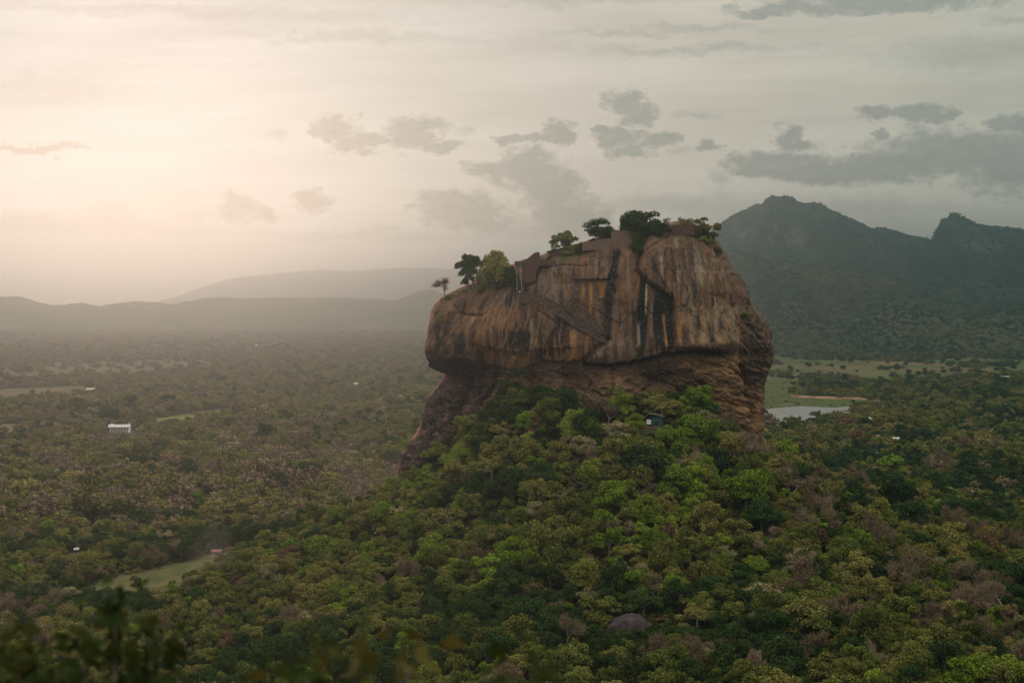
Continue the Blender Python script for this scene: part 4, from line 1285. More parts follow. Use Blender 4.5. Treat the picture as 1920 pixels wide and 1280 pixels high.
# trees and bushes that grow on the rock itself
ON_ROCK = [
    # foot px, py, width px, form, tint, height factor, name, label, depth behind the edge (m)
    (886, 548, 64, 'irregular', 'dark', 1.0, 'tree', 'tree', 'dark green tree leaning over the left shoulder of the rock', 8),
    (928, 545, 76, 'shrub', 'olive', 1.7, 'bush', 'bush', 'large yellow green bush left of the stairway on the rock', 5),
    (952, 545, 48, 'shrub', 'dark', 1.9, 'bush', 'bush', 'dark green bush right beside the stairway on the rock', 4),
    (936, 532, 56, 'irregular', 'olive', 1.0, 'tree', 'tree', 'yellow tipped tree above the large bush by the stairway', 9),
    (905, 548, 40, 'shrub', 'mid', .9, 'bush', 'bush', 'small green bush on the left of the large yellow green bush', 3),
    (834, 556, 44, 'bare', 'bare', .75, 'bare_bush', 'bush', 'leafless bush on the far left shoulder of the rock', 3),
    (842, 560, 20, 'shrub', 'olive', .7, 'bush', 'bush', 'tiny olive bush at the foot of the leafless bush on the shoulder', 1),
    (826, 604, 22, 'shrub', 'olive', .9, 'bush', 'bush', 'olive tuft clinging to the left face of the rock', 0),
    (1058, 480, 58, 'umbrella', 'mid', 1.15, 'tree', 'tree', 'lone thin-crowned tree on the summit by the low brick wall', 5),
    (1040, 476, 28, 'shrub', 'dark', .8, 'bush', 'bush', 'dark bush left of the lone thin-crowned summit tree', 7),
    (1090, 476, 26, 'shrub', 'dark', 1.8, 'bush', 'bush', 'dark green creeper hanging right of the lone thin-crowned summit tree', 1),
    (1062, 478, 40, 'shrub', 'olive', .5, 'bush', 'bush', 'low olive scrub under the lone thin-crowned summit tree', 2),
    (1124, 456, 60, 'round', 'dark', .85, 'tree', 'tree', 'round dense tree standing alone on the summit terrace', 6),
    (1186, 454, 64, 'round', 'dark', 1.0, 'tree', 'tree', 'dense dark tree at the left of the summit thicket', 7),
    (1215, 448, 70, 'round', 'dark', .78, 'tree', 'tree', 'widest dark tree in the middle of the summit thicket', 6),
    (1196, 458, 44, 'shrub', 'dark', 1.5, 'bush', 'bush', 'dark creeper hanging below the summit thicket, upper part', 3),
    (1196, 474, 32, 'shrub', 'dark', 1.6, 'bush', 'bush', 'dark creeper hanging in the cleft of the rock', 0),
    (1224, 444, 40, 'shrub', 'dark', 1.0, 'bush', 'bush', 'dark bush under the right side of the summit thicket', 2),
    (1242, 436, 40, 'shrub', 'dark', .9, 'bush', 'bush', 'dark bush at the left end of the highest brick wall', 4),
    (1252, 428, 26, 'bare', 'pale', .75, 'bare_bush', 'bush', 'wispy pale shrub above the left end of the highest brick wall', 8),
    (1275, 426, 24, 'bare', 'olive', .75, 'bare_bush', 'bush', 'wispy yellow shrub above the middle of the highest brick wall', 8),
    (1290, 432, 38, 'shrub', 'olive', 1.1, 'bush', 'bush', 'yellow shrub on top of the highest brick wall', 8),
    (1308, 448, 40, 'irregular', 'olive', .9, 'tree', 'tree', 'small yellow green tree right of the highest brick wall', 5),
    (1330, 464, 50, 'irregular', 'olive', 1.0, 'tree', 'tree', 'spreading olive tree on the right corner of the summit', 7),
    (1318, 456, 34, 'shrub', 'olive', .8, 'bush', 'bush', 'olive scrub below the right corner of the summit', 3),
    (1342, 470, 26, 'shrub', 'rust', .7, 'bush', 'bush', 'rusty scrub on the steep right rim of the rock', 1),
    (1398, 592, 20, 'shrub', 'mid', .7, 'bush', 'bush', 'green tuft on the right shoulder ledge of the rock', 1),
    (1418, 612, 18, 'shrub', 'olive', .6, 'bush', 'bush', 'olive tuft lower on the right shoulder of the rock', 0),
    (1213, 530, 10, 'shrub', 'dark', .7, 'bush', 'bush', 'tiny green tuft in the slanting crack of the rock, upper one', 0),
    (1245, 553, 12, 'shrub', 'dark', .7, 'bush', 'bush', 'tiny green tuft in the slanting crack of the rock, lower one', 0),
    (822, 858, 66, 'shrub', 'mid', .95, 'bush', 'bush', 'dome shaped bush in the gully of the left buttress', -1),
    (838, 815, 30, 'bare', 'bare', .7, 'bare_bush', 'bush', 'brown leafless bush in the gully above the dome shaped bush', 0),
]
for n, (px, py, wp, form, tint, hf, name, cat, label, dep) in enumerate(ON_ROCK):
    q = on_rock(px, py); Y = q.y + dep
    q = P(px, py, Y)
    w = wp / F * Y
    plant_tree(name, label, cat, form, tint, (n * 2 + 1) % 3, (q.x, q.y, q.z - 0.3), w, (n * 2.3) % 6.28, hf)

RIM = [(872, 548, 16), (968, 506, 14), (1018, 488, 16), (1032, 486, 18), (1100, 458, 16), (1112, 452, 18), (1140, 447, 14), (1158, 448, 18), (1174, 450, 20),
       (1232, 446, 18), (1262, 442, 16), (1284, 440, 18), (1304, 446, 20), (1326, 458, 18), (1348, 474, 16), (1356, 484, 12), (858, 556, 14), (1080, 462, 16)]
RIM.sort()
for n, (px, py, wp) in enumerate(RIM):
    q = on_rock(px, py); q = P(px, py, q.y + 1.5); w = wp / F * q.y
    plant_tree('bush', f'{ORD0[n]} tuft of dry scrub from the left along the summit rim', 'bush', 'shrub', ('olive', 'mid', 'rust', 'olive', 'dark')[n % 5], n % 3, (q.x, q.y, q.z - 0.4), w, n * 1.3, 0.75, 'scrub along the summit rim')

# ---- houses on the plain: kept clear of trees on the side towards the viewer ------
HOUSES = [   # px, py of the foot, width m, depth m, wall height m, roof rise, turn, roof material, label
    (172, 737, 14, 9, 3.4, 1.8, .2, GREYROOF, 'small pale-roofed house at the far left, behind the long white building'),
    (525, 682, 16, 9, 3.2, 1.6, .1, GREYROOF, 'tiny pale house at the far edge of the tan fields, left'),
    (620, 803, 7, 5, 2.6, 1.6, .5, GREYROOF, 'small white house in the trees left of the rock, upper right of a pair'),
    (570, 825, 6, 5, 2.6, 1.6, -.3, GREYROOF, 'small white house in the trees left of the rock, lower left of a pair'),
    (481, 651, 10, 8, 6.0, 2.5, .3, GREYROOF, 'tiny white house far out on the plain, farthest of those left of the rock'),
    (666, 726, 8, 6, 4.0, 2.0, .3, GREYROOF, 'tiny white house on the plain, left one of two nearest the rock'),
    (752, 752, 6, 5, 4.0, 2.0, .3, GREYROOF, 'tiny white house on the plain, closest to the left side of the rock'),
    (143, 1044, 1.7, 1.7, 1.8, 0.7, .3, GREYROOF, 'little white hut among trees above the meadow'),
    (406, 1062, 4, 2.6, 1.6, 0.9, .1, TILE, 'small orange-roofed hut at the far edge of the meadow'),
    (1648, 793, 20, 9, 3.6, 2.0, -.2, GREYROOF, 'white house with pale roof right of the lake'),
    (1650, 831, 9, 7, 4.0, 2.0, .4, TILE, 'pinkish house with clay roof among trees below the lake'),
    (1679, 833, 6, 5, 3.0, 1.4, .1, GREYROOF, 'small white house right of the pinkish house'),
    (1885, 714, 20, 10, 3.6, 2.2, .1, GREYROOF, 'pale house in the trees at the far right, above the pond'),
    (1880, 642, 60, 20, 6, 3.0, .05, GREYROOF, 'long white shed at the foot of the hills, far right, upper one'),
    (1895, 652, 50, 20, 6, 3.0, .05, TILE, 'long clay-roofed shed at the foot of the hills, far right, lower one'),
]
HOUSE_GAPS = []
for (px, py, w, d, wh, rr_, turn, mt, lab) in HOUSES + [(223, 815, 22, 9, 5, 2, 0, None, '')]:
    y = F * H / (py - HY); x = (px - 960) / F * y
    HOUSE_GAPS.append((x, y, w * 0.6 + 4, 62 if y < 2600 else 120))

# ---- the wood ------------------------------------------------------------------
r = np.random.default_rng(11)


def scatter(y0, y1, sp, jit=0.48):
    ys = np.arange(y0, y1, sp); pts = []
    for y in ys:
        half = 0.2918 * y * 1.10 + 45
        xs = np.arange(-half, half, sp)
        pts.append(np.stack([xs + r.uniform(-jit, jit, len(xs)) * sp + (sp / 2 if int(y / sp) % 2 else 0), y + r.uniform(-jit, jit, len(xs)) * sp], 1))
    return np.concatenate(pts)


def in_rock(x, y, m=0.0):
    zz = ground_z(x, y) + 4
    row = HY + F * (H - zz) / YC
    xl = (np.interp(row, *cols(ROCK_L)) - 960) / F * YC; xr = (np.interp(row, *cols(ROCK_R)) - 960) / F * YC
    cx = (xl + xr) / 2; a = (xr - xl) / 2 + m
    return (np.abs((x - cx) / a) ** 2.7 + np.abs((y - YC) / (53 + m)) ** 2.7) < 1


def keep(p, tree_h):
    x, y = p[:, 0], p[:, 1]
    px, py = plain_px(x, y)
    wx = px + 14 * fbm(x / 40, y / 40, oct=2, seed=41) * 900 / np.maximum(y, 900); wy = py + 5 * fbm(x / 40, y / 60, oct=2, seed=42) * 900 / np.maximum(y, 900)
    ok = ~in_rock(x, y)
    z = ground_z(x, y)
    flat = z < 16
    for k, poly in CLEAR.items():
        if k == 'hut': continue
        ok &= ~(flat & in_poly(wx, wy, poly))
    ok &= ~((y > 1500) & (in_poly(px, py, [(a, b - 2) for a, b in LAKE]) | in_poly(px, py, [(a, b + 5) for a, b in LAKE]) | in_poly(px, py, POND)))
    ok &= ~(flat & in_poly(wx, wy, FIELD_L) & (r.uniform(size=len(x)) > 0.07))
    f = flat & in_poly(wx, wy, FIELD_R)
    ok &= ~(f & (r.uniform(size=len(x)) > 0.008 + 0.35 * smooth(0.2, 0.32, fbm(x / 130, y / 420, oct=2, seed=43))))
    ok &= np.hypot(x, y) > 250
    for (hx, hy, hw, hl) in HOUSE_GAPS:
        ok &= ~((np.abs(x - hx * y / hy) < hw) & (y > hy - hl) & (y < hy + hw))
    return ok


def clear_of(p, rad):
    ok = np.ones(len(p), bool)
    for (x, y, w) in placed: ok &= np.hypot(p[:, 0] - x, p[:, 1] - y) > (w * 0.7 + rad * 0.35)
    return ok


def kinds_for(p):
    """which kind of tree grows where, with vignette darkening put into the tints"""
    x, y = p[:, 0], p[:, 1]; n = len(x)
    a = fbm(x / 70, y / 70, oct=3, seed=51) + r.normal(0, 0.22, n); b = fbm(x / 50, y / 50, oct=3, seed=52) + r.normal(0, 0.25, n)
    right = smooth(40, 150, x) * smooth(1150, 800, y) * smooth(480, 600, y)
    near_rock = np.exp(-(np.hypot(x - 41, y - 770) / 95) ** 2)
    left_low = smooth(-90, -150, x) * smooth(1500, 900, y)
    form = np.full(n, 'round', object); tint = np.full(n, 'mid', object)
    tint[a < -0.12] = 'dark'; tint[(a > 0.24)] = 'olive'
    form[b > 0.05] = 'irregular'; form[b < -0.36] = 'umbrella'
    u = r.uniform(size=n)
    tint[(u < 0.04 + 0.5 * near_rock) & (a > -0.3)] = 'bright'; tint[(u > 0.72) & (r.uniform(size=n) < near_rock * 1.1)] = 'olive'
    tint[(u > 0.96)] = 'pale'
    tint[(u > 0.93) & (u < 0.945)] = 'rust'
    low = (r.uniform(size=n) < 0.5 * smooth(690, 560, y)) & np.isin(tint, ['olive', 'bright', 'pale']); tint[low] = np.where(r.uniform(size=low.sum()) < .5, 'dark', 'mid')  # darker tints near the bottom edge stand in for lens vignetting
    far_left = smooth(-40, -170, x) * smooth(850, 1050, y); sw = (r.uniform(size=n) < 0.5 * far_left) & np.isin(tint, ['mid', 'bright', 'dark']); tint[sw] = 'olive'
    pb = 0.025 + 0.30 * far_left + 0.34 * right * smooth(-0.15, 0.25, b) + 0.35 * left_low * smooth(0.0, 0.3, -b)
    bare = r.uniform(size=n) < pb
    form[bare] = 'bare'; tint[bare] = 'bare'
    return form, tint


near = scatter(440, 930, 6.0); near = near[keep(near, 9)]
size = 7.5 * np.exp(r.normal(0, 0.34, len(near)))
near_rock = np.exp(-(np.hypot(near[:, 0] - 41, near[:, 1] - 770) / 100) ** 2)
size *= 1 + 0.75 * near_rock * r.uniform(0, 1, len(near))
size *= np.where(r.uniform(size=len(near)) < 0.05, 1.5, 1.0)
size = np.minimum(size, np.where(near[:, 0] < -12, 10.5, 15.5))
thin = r.uniform(size=len(near)) > 0.35 * near_rock; near, size, near_rock = near[thin], size[thin], near_rock[thin]
ok = clear_of(near, size / 2); near, size = near[ok], size[ok]
# keep the hut, the boulder, the wall and the outcrop in sight
SIGHT = [(*ground_hit(q[0], q[1], 0)[:2], q[2], q[3]) for q in [
    (1227, 803, 8, 30), (1140, 803, 9, 22), (1175, 1182, 8.5, 18), (1250, 1190, 6, 14), (1390, 1194, 5, 12), (1545, 892, 9, 26), (1502, 862, 6, 16)]]
ok = np.ones(len(near), bool)
for (x, y, w, L_) in SIGHT: ok &= ~((np.abs(near[:, 0] - x * near[:, 1] / y) < w) & (near[:, 1] > y - L_) & (near[:, 1] < y + w * 0.7))
near, size = near[ok], size[ok]
form, tint = kinds_for(near)
nz = ground_z(near[:, 0], near[:, 1])
px, py = to_px(near[:, 0], near[:, 1], nz + 7)
inframe = (px > -10) & (px < 1930) & (py < 1285) & (near[:, 1] < 900)
shown = size / near[:, 1]
order = np.argsort(-np.where(inframe, shown, 0))
ZONE = [
    (lambda x, y: y > 1200, 'along the bottom edge of the wood'),
    (lambda x, y: (y > 1090) & (x < 700), 'on the low ground below the meadow'),
    (lambda x, y: (y > 1090) & (x < 1080), 'on the slope left of the purple boulder'),
    (lambda x, y: (y > 1090) & (x < 1400), 'around the purple boulder'),
    (lambda x, y: (y > 1090), 'on the slope right of the purple boulder'),
    (lambda x, y: (y > 960) & (x < 760), 'on the left skyline slope above the meadow'),
    (lambda x, y: (y > 960) & (x < 1150), 'halfway up the left part of the slope'),
    (lambda x, y: (y > 960) & (x < 1420), 'halfway up the slope below the hut'),
    (lambda x, y: (y > 960), 'halfway up the slope right of the rock'),
    (lambda x, y: (x < 900), 'at the foot of the left buttress'),
    (lambda x, y: (x < 1160), 'on the upper slope left of the hut'),
    (lambda x, y: (x < 1420), 'on the upper slope close around the hut'),
    (lambda x, y: (x > 0), 'right of the rock near the grey outcrop'),
]
LOOK = {('round', 'dark'): 'dark green round tree', ('round', 'mid'): 'mid green round tree', ('round', 'olive'): 'olive round tree', ('round', 'bright'): 'bright green round tree',
        ('round', 'pale'): 'pale straw round tree', ('round', 'rust'): 'rust brown round tree', ('bare', 'bare'): 'leafless brown tree'}
for c, w in (('dark', 'dark green'), ('mid', 'mid green'), ('olive', 'olive'), ('bright', 'bright green'), ('pale', 'pale straw'), ('rust', 'rust brown')):
    LOOK[('umbrella', c)] = w + ' flat-topped tree'; LOOK[('irregular', c)] = w + ' lumpy tree'
ORD1 = ['first', 'second', 'third', 'fourth', 'fifth', 'sixth', 'seventh', 'eighth', 'ninth', 'tenth', 'eleventh', 'twelfth', 'thirteenth', 'fourteenth', 'fifteenth', 'sixteenth', 'seventeenth', 'eighteenth', 'nineteenth', 'twentieth']
ORD = ORD1 + ['twenty-' + q for q in ORD1[:9]] + ['thirtieth'] + ['thirty-' + q for q in ORD1[:9]] + ['fortieth'] + ['forty-' + q for q in ORD1[:9]]
leafy = [i for i in order if form[i] != 'bare' and inframe[i]][:290]
barel = [i for i in order if form[i] == 'bare' and inframe[i]][:90]
single = leafy + barel
buckets = {}
for i in single:
    zi = next(k for k, (fn, _) in enumerate(ZONE) if fn(px[i], py[i]))
    buckets.setdefault((zi, form[i], tint[i]), []).append(i)
for (zi, fm, tn), ids in buckets.items():
    ids.sort(key=lambda i: px[i])
    for n, i in enumerate(ids):
        look = LOOK[(fm, tn)]
        lab = f'the {look} {ZONE[zi][1]}' if len(ids) == 1 else f'{ORD[n]} {look} from left {ZONE[zi][1]}'
        plant_tree('bare_tree' if fm == 'bare' else 'forest_tree', lab, 'tree', fm, tn, int(r.integers(3)), (near[i, 0], near[i, 1], nz[i] - 0.2), size[i], float(r.uniform(0, 6.28)),
                   float(r.uniform(0.8, 1.2)), 'leafless trees in the wood' if fm == 'bare' else 'trees of the wooded slope', (float(r.normal(0, .05)), float(r.normal(0, .05))))
rest = np.setdiff1d(np.arange(len(near)), np.array(single))

# the rest of the wood and the plain: one mass of trees
proto = bpy.data.collections.new('forest_kinds')
index = {}


def add_proto(key, me):
    o = bpy.data.objects.new('kind_%03d' % len(index), me); proto.objects.link(o); index[key] = len(index)


for (fm, tn) in [(a, b) for a in ('round', 'umbrella', 'irregular') for b in ('dark', 'mid', 'olive', 'bright', 'pale', 'rust')]:
    for k in range(3): add_proto((fm, tn, k), tree_meshes(fm, tn, k)[0])
for k in range(3):
    add_proto(('bare', 'bare', k), tree_meshes('bare', 'bare', k)[0])
for tn in ('dark', 'mid', 'olive'):
    for k in range(3): add_proto(('shrub', tn, k), tree_meshes('shrub', tn, k)[0])
lowc = {}
for fi, fm in enumerate(('round', 'umbrella', 'irregular')):
    for k in range(2):
        v, f, L = crown_points(fm, 5000 + fi * 10 + k, 1100, 0.60); lowc[(fm, k)] = (v, f)
for (fm, tn) in [(a, b) for a in ('round', 'umbrella', 'irregular') for b in ('dark', 'mid', 'olive', 'bright', 'pale', 'rust', 'bare')]:
    for k in range(2): add_proto((fm, tn, 'low', k), mesh_from('low_crown', *lowc[(fm, k)], LEAF[tn]))
for k in range(3):     # groups of trees for far away
    rr = np.random.default_rng(6000 + k); vs = []; fs = []; nb = 0
    for q in range(6):
        v, f = lowc[(('round', 'umbrella', 'irregular')[q % 3], q % 2)]
        sel = rr.permutation(len(f))[:300]; vv = v.reshape(-1, 4, 3)[sel]
        c = vv.mean(1, keepdims=True); vv = c + (vv - c) * 1.5
        off = np.array([rr.uniform(-8, 8), rr.uniform(-8, 8), rr.uniform(-1.5, 0.5)]); vv = vv * rr.uniform(.8, 1.15) + off
        vs.append(vv.reshape(-1, 3))
    vs = np.concatenate(vs)
    for tn in ('dark', 'mid', 'olive', 'bare'): add_proto(('clump', tn, k), mesh_from('far_clump', vs, np.arange(len(vs), dtype=np.int32).reshape(-1, 4), LEAF[tn]))

PT, ID, SCL, ROT = [], [], [], []


def put(p, z, ids, s, hs):
    PT.append(np.column_stack([p, z])); ID.append(np.asarray(ids)); SCL.append(np.column_stack([s, s, s * hs])); ROT.append(r.uniform(0, 6.28, len(p)))


ids = [index[(form[i], tint[i], int(r.integers(3)))] for i in rest]
put(near[rest], nz[rest] - 0.2, ids, size[rest] / 9.6, r.uniform(0.8, 1.2, len(rest)))
un = scatter(440, 930, 4.6); un = un[keep(un, 3)]
ok = np.ones(len(un), bool)
for (x, y, w, L_) in SIGHT: ok &= ~((np.abs(un[:, 0] - x * un[:, 1] / y) < w * 0.8) & (un[:, 1] > y - w * 0.9) & (un[:, 1] < y + w * 0.7))
un = un[ok]
put(un, ground_z(un[:, 0], un[:, 1]) - 0.2, [index[('shrub', ('dark', 'dark', 'mid', 'olive')[int(r.integers(4))], int(r.integers(3)))] for _ in un], r.uniform(0.35, 0.7, len(un)), r.uniform(0.7, 1.1, len(un)))
m1 = scatter(930, 2300, 8.4); m1 = m1[keep(m1, 9)]
f1, t1 = kinds_for(m1); t1 = np.where((f1 == 'bare'), 'bare', t1); f1 = np.where(f1 == 'bare', 'round', f1)
s1 = 9.6 * np.exp(r.normal(0, 0.27, len(m1)))
put(m1, ground_z(m1[:, 0], m1[:, 1]) - 0.3, [index[(a, b, 'low', int(r.integers(2)))] for a, b in zip(f1, t1)], s1 / 9.6, r.uniform(0.7, 1.1, len(m1)))
m2 = scatter(2300, 4700, 17); m2 = m2[keep(m2, 9)]
t2 = kinds_for(m2)[1]; t2 = np.where(np.isin(t2, ['dark', 'mid', 'olive', 'bare']), t2, 'mid')
put(m2, ground_z(m2[:, 0], m2[:, 1]) - 0.5, [index[('clump', b, int(r.integers(3)))] for b in t2], r.uniform(0.75, 1.25, len(m2)), r.uniform(0.7, 1.1, len(m2)))
m3 = scatter(4700, 9000, 36); m3 = m3[keep(m3, 9)]
t3 = kinds_for(m3)[1]; t3 = np.where(np.isin(t3, ['dark', 'mid', 'olive', 'bare']), t3, 'mid')
put(m3, ground_z(m3[:, 0], m3[:, 1]) - 1.0, [index[('clump', b, int(r.integers(3)))] for b in t3], r.uniform(1.4, 2.4, len(m3)), r.uniform(0.5, 0.8, len(m3)))
# lone trees in the fields
mm = scatter(620, 960, 13); mm = mm[in_poly(*plain_px(mm[:, 0], mm[:, 1]), CLEAR['meadow']) & (r.uniform(size=len(mm)) < 0.4)]
put(mm, ground_z(mm[:, 0], mm[:, 1]) - 0.1, [index[('shrub', ('dark', 'mid', 'olive')[int(r.integers(3))], int(r.integers(3)))] for _ in mm], r.uniform(0.12, 0.5, len(mm)), r.uniform(0.7, 1.2, len(mm)))
for nm, cnt, sc_ in (('low_hills', 9000, 0.7), ('foothills', 15000, 0.75), ('mountain', 26000, 0.75)):
    X_, Y_, Z_ = FIELDS[nm]
    ii = r.integers(0, X_.shape[0], cnt); jj = r.integers(0, X_.shape[1], cnt)
    pz = Z_[ii, jj]; g_ = pz > 6; ii, jj, pz = ii[g_], jj[g_], pz[g_]
    pp = np.column_stack([X_[ii, jj], Y_[ii, jj]])
    n_ = fbm(pp[:, 0] / 160, pp[:, 1] / 160, oct=3, seed=57) + r.normal(0, .2, len(pp))
    tt = np.where(n_ < -0.05, 'dark', np.where(n_ < 0.3, 'mid', 'olive')) if nm != 'mountain' else np.where(n_ < 0.15, 'dark', 'mid')
    put(pp, pz - 2.0, [index[('clump', b, int(r.integers(3)))] for b in tt], sc_ * r.uniform(0.6, 1.3, len(pp)), r.uniform(0.6, 1.0, len(pp)))
mb_ = scatter(1950, 3000, 22); mb_ = mb_[in_poly(*plain_px(mb_[:, 0], mb_[:, 1]), CLEAR['bank']) & ~in_poly(*plain_px(mb_[:, 0], mb_[:, 1]), [(a, b + 2) for a, b in LAKE]) & (r.uniform(size=len(mb_)) < 0.35)]
put(mb_, ground_z(mb_[:, 0], mb_[:, 1]) - 0.1, [index[('shrub', ('dark', 'mid', 'olive')[int(r.integers(3))], int(r.integers(3)))] for _ in mb_], r.uniform(0.15, 0.6, len(mb_)), r.uniform(0.5, 0.9, len(mb_)))
m4 = scatter(2500, 4900, 115); m4 = m4[in_poly(*plain_px(m4[:, 0], m4[:, 1]), FIELD_R)]
put(m4, ground_z(m4[:, 0], m4[:, 1]) - 0.3, [index[('round', 'dark', 'low', int(r.integers(2)))] for _ in m4], r.uniform(0.6, 1.5, len(m4)), r.uniform(0.7, 1.0, len(m4)))


def build_forest():
    co = np.concatenate(PT).astype(np.float32); n = len(co)
    me = bpy.data.meshes.new('forest'); me.vertices.add(n); me.vertices.foreach_set('co', co.ravel())
    a = me.attributes.new('kind', 'INT', 'POINT'); a.data.foreach_set('value', np.concatenate(ID).astype(np.int32))
    a = me.attributes.new('turn', 'FLOAT', 'POINT'); a.data.foreach_set('value', np.concatenate(ROT).astype(np.float32))
    a = me.attributes.new('size', 'FLOAT_VECTOR', 'POINT'); a.data.foreach_set('vector', np.concatenate(SCL).astype(np.float32).ravel())
    o = obj('forest', me, kind='stuff', label='forest covering the slope and the plain')
    ng = bpy.data.node_groups.new('forest_scatter', 'GeometryNodeTree')
    ng.interface.new_socket('Geometry', in_out='INPUT', socket_type='NodeSocketGeometry')
    ng.interface.new_socket('Geometry', in_out='OUTPUT', socket_type='NodeSocketGeometry')
    N, Lk = ng.nodes.new, ng.links.new
    gi, go = N('NodeGroupInput'), N('NodeGroupOutput')
    ci = N('GeometryNodeCollectionInfo'); ci.inputs['Collection'].default_value = proto
    ci.inputs['Separate Children'].default_value = True; ci.inputs['Reset Children'].default_value = True
    io = N('GeometryNodeInstanceOnPoints'); io.inputs['Pick Instance'].default_value = True
    def named(name, typ):
        q = N('GeometryNodeInputNamedAttribute'); q.data_type = typ; q.inputs['Name'].default_value = name
        return q.outputs['Attribute']
    cb = N('ShaderNodeCombineXYZ'); Lk(named('turn', 'FLOAT'), cb.inputs[2])
    er = N('FunctionNodeEulerToRotation'); Lk(cb.outputs[0], er.inputs[0])
    Lk(gi.outputs[0], io.inputs['Points']); Lk(ci.outputs[0], io.inputs['Instance'])
    Lk(named('kind', 'INT'), io.inputs['Instance Index']); Lk(er.outputs[0], io.inputs['Rotation']); Lk(named('size', 'FLOAT_VECTOR'), io.inputs['Scale'])
    Lk(io.outputs[0], go.inputs[0])
    md = o.modifiers.new('scatter', 'NODES'); md.node_group = ng
    print('forest instances', n)


build_forest()
# ----------------------------------------------------------------------------
# buildings, boulders, people, smoke
# ----------------------------------------------------------------------------


def build_house(px, py, w, d, wh, rise, turn, roofmat, label):
    y = F * H / (py - HY); x = (px - 960) / F * y; z = gz(x, y)
    t = thing('house', label, 'house', (x, y, z - 0.2), turn, 'houses scattered on the plain')
    MB().box(-w / 2, w / 2, -d / 2, d / 2, 0, wh).build('wall', DULLWHITE, t)
    mb = MB(); ov = 0.5
    prof = [(-d / 2 - ov, wh - 0.15), (0, wh + rise), (d / 2 + ov, wh - 0.15), (d / 2 + ov, wh + 0.05), (0, wh + rise + 0.22), (-d / 2 - ov, wh + 0.05)]
    n = len(prof); vs = [(sx * (w / 2 + ov), a, b) for sx in (-1, 1) for a, b in prof]
    mb.add(vs, [list(range(n - 1, -1, -1)), list(range(n, 2 * n))] + [[i, (i + 1) % n, (i + 1) % n + n, i + n] for i in range(n)])
    mb.add([(sx * (w / 2 - 0.05), a, b) for sx in (-1, 1) for a, b in ((-d / 2, wh), (0, wh + rise), (d / 2, wh))], [(2, 1, 0), (3, 4, 5)])
    mb.build('roof', roofmat, t)
    MB().box(-0.5, 0.5, -d / 2 - 0.06, -d / 2 + 0.02, 0.1, min(2.1, wh * .7)).build('door', DARKIN, t)
    k = max(1, int(w / 5))
    for s in (-1, 1):
        for q in range(k):
            cx = s * (w / 2) * (q + 0.75) / (k + 0.25)
            MB().box(cx - 0.6, cx + 0.6, -d / 2 - 0.05, -d / 2 + 0.02, wh * .35, wh * .72).build('window', DARKIN, t)
    return t


for h in HOUSES: build_house(*h)


def build_long_house():
    y = F * H / (815 - HY); x = (224 - 960) / F * y; z = gz(x, y)
    t = thing('long_building', 'long white building with a pale roof on columns among trees at left', 'building', (x, y, z), 0.12)
    MB().box(-9.5, 9.0, 2.2, 6.0, 0, 5.0).build('wall', mottled('grey_plaster', (0.40, 0.36, 0.32), 0.2, 0.5), t)
    MB().box(8.6, 10.2, -2.6, 6.0, 0, 5.2).build('end_wall', WHITE, t)
    mb = MB(); prof = [(-3.6, 5.25), (2.5, 7.4), (7.0, 5.4), (7.0, 5.6), (2.5, 7.65), (-3.6, 5.5)]
    n = len(prof); vs = [(sx, a, b) for sx in (-10.8, 10.6) for a, b in prof]
    mb.add(vs, [list(range(n - 1, -1, -1)), list(range(n, 2 * n))] + [[i, (i + 1) % n, (i + 1) % n + n, i + n] for i in range(n)])
    mb.box(-9.8, 10, -3.2, -2.4, 4.5, 5.24)
    mb.build('roof', GREYROOF, t)
    for k in range(7): MB().tube([(-8.6 + k * 2.55, -2.8, 0), (-8.6 + k * 2.55, -2.8, 4.5)], 0.26, 8).build('column', WHITE, t)
    MB().box(-8.6, -6.0, 0.5, 5.0, 6.6, 8.2).build('roof_box', WHITE, t)
    MB().box(8.9, 9.5, 1.0, 1.6, 5.2, 9.2).build('chimney', WHITE, t)
    MB().box(-10.4, 10.4, -4.0, 6.4, -0.8, 0.0).build('plinth', PALEBRICK, t)


build_long_house()


def build_hut():
    x, y, z = ground_hit(1227, 802, 0)
    q = P(1227, 798, y)
    t = thing('guard_hut', 'small dark green hut with a mossy roof and white window below the rock', 'hut', tuple(q), -0.25)
    MB().box(-5.0, 5.0, -3.2, 3.2, z - q.z - 1.0, 0).build('plinth', PALEBRICK, t)
    MB().box(-3.6, -0.7, -2.0, 2.4, 0, 3.4).build('porch_wall', DARKIN, t)
    MB().box(-0.7, 4.0, -2.6, 2.4, 0, 4.1).build('wall', GREENPAINT, t)
    mb = MB(); prof = [(-4.8, 3.5), (-1.8, 5.6), (1.6, 5.0), (4.6, 4.2), (4.6, 4.45), (1.6, 5.25), (-1.8, 5.85), (-4.8, 3.72)]
    mb.prism(prof, -3.4, 3.0); mb.build('roof', ROOFMETAL, t)
    w = MB(); w.box(-3.1, -1.1, -2.12, -2.0, 0.8, 2.9).build('window', WHITE, t)
    f = MB(); f.box(-2.14, -2.06, -2.17, -2.125, 0.8, 2.9); f.box(-3.1, -2.15, -2.17, -2.125, 1.8, 1.88); f.box(-2.05, -1.1, -2.17, -2.125, 1.8, 1.88)
    f.build('glazing_bar', DARKIN, t)
    MB().box(1.0, 2.2, -2.67, -2.602, 0.1, 2.3).build('door', DARKIN, t)
    for px_ in (-4.4, -0.9, 4.3): MB().tube([(px_, -3.0, 0), (px_, -3.0, 4.2)], 0.10, 6).build('post', DARKIN, t)


build_hut()


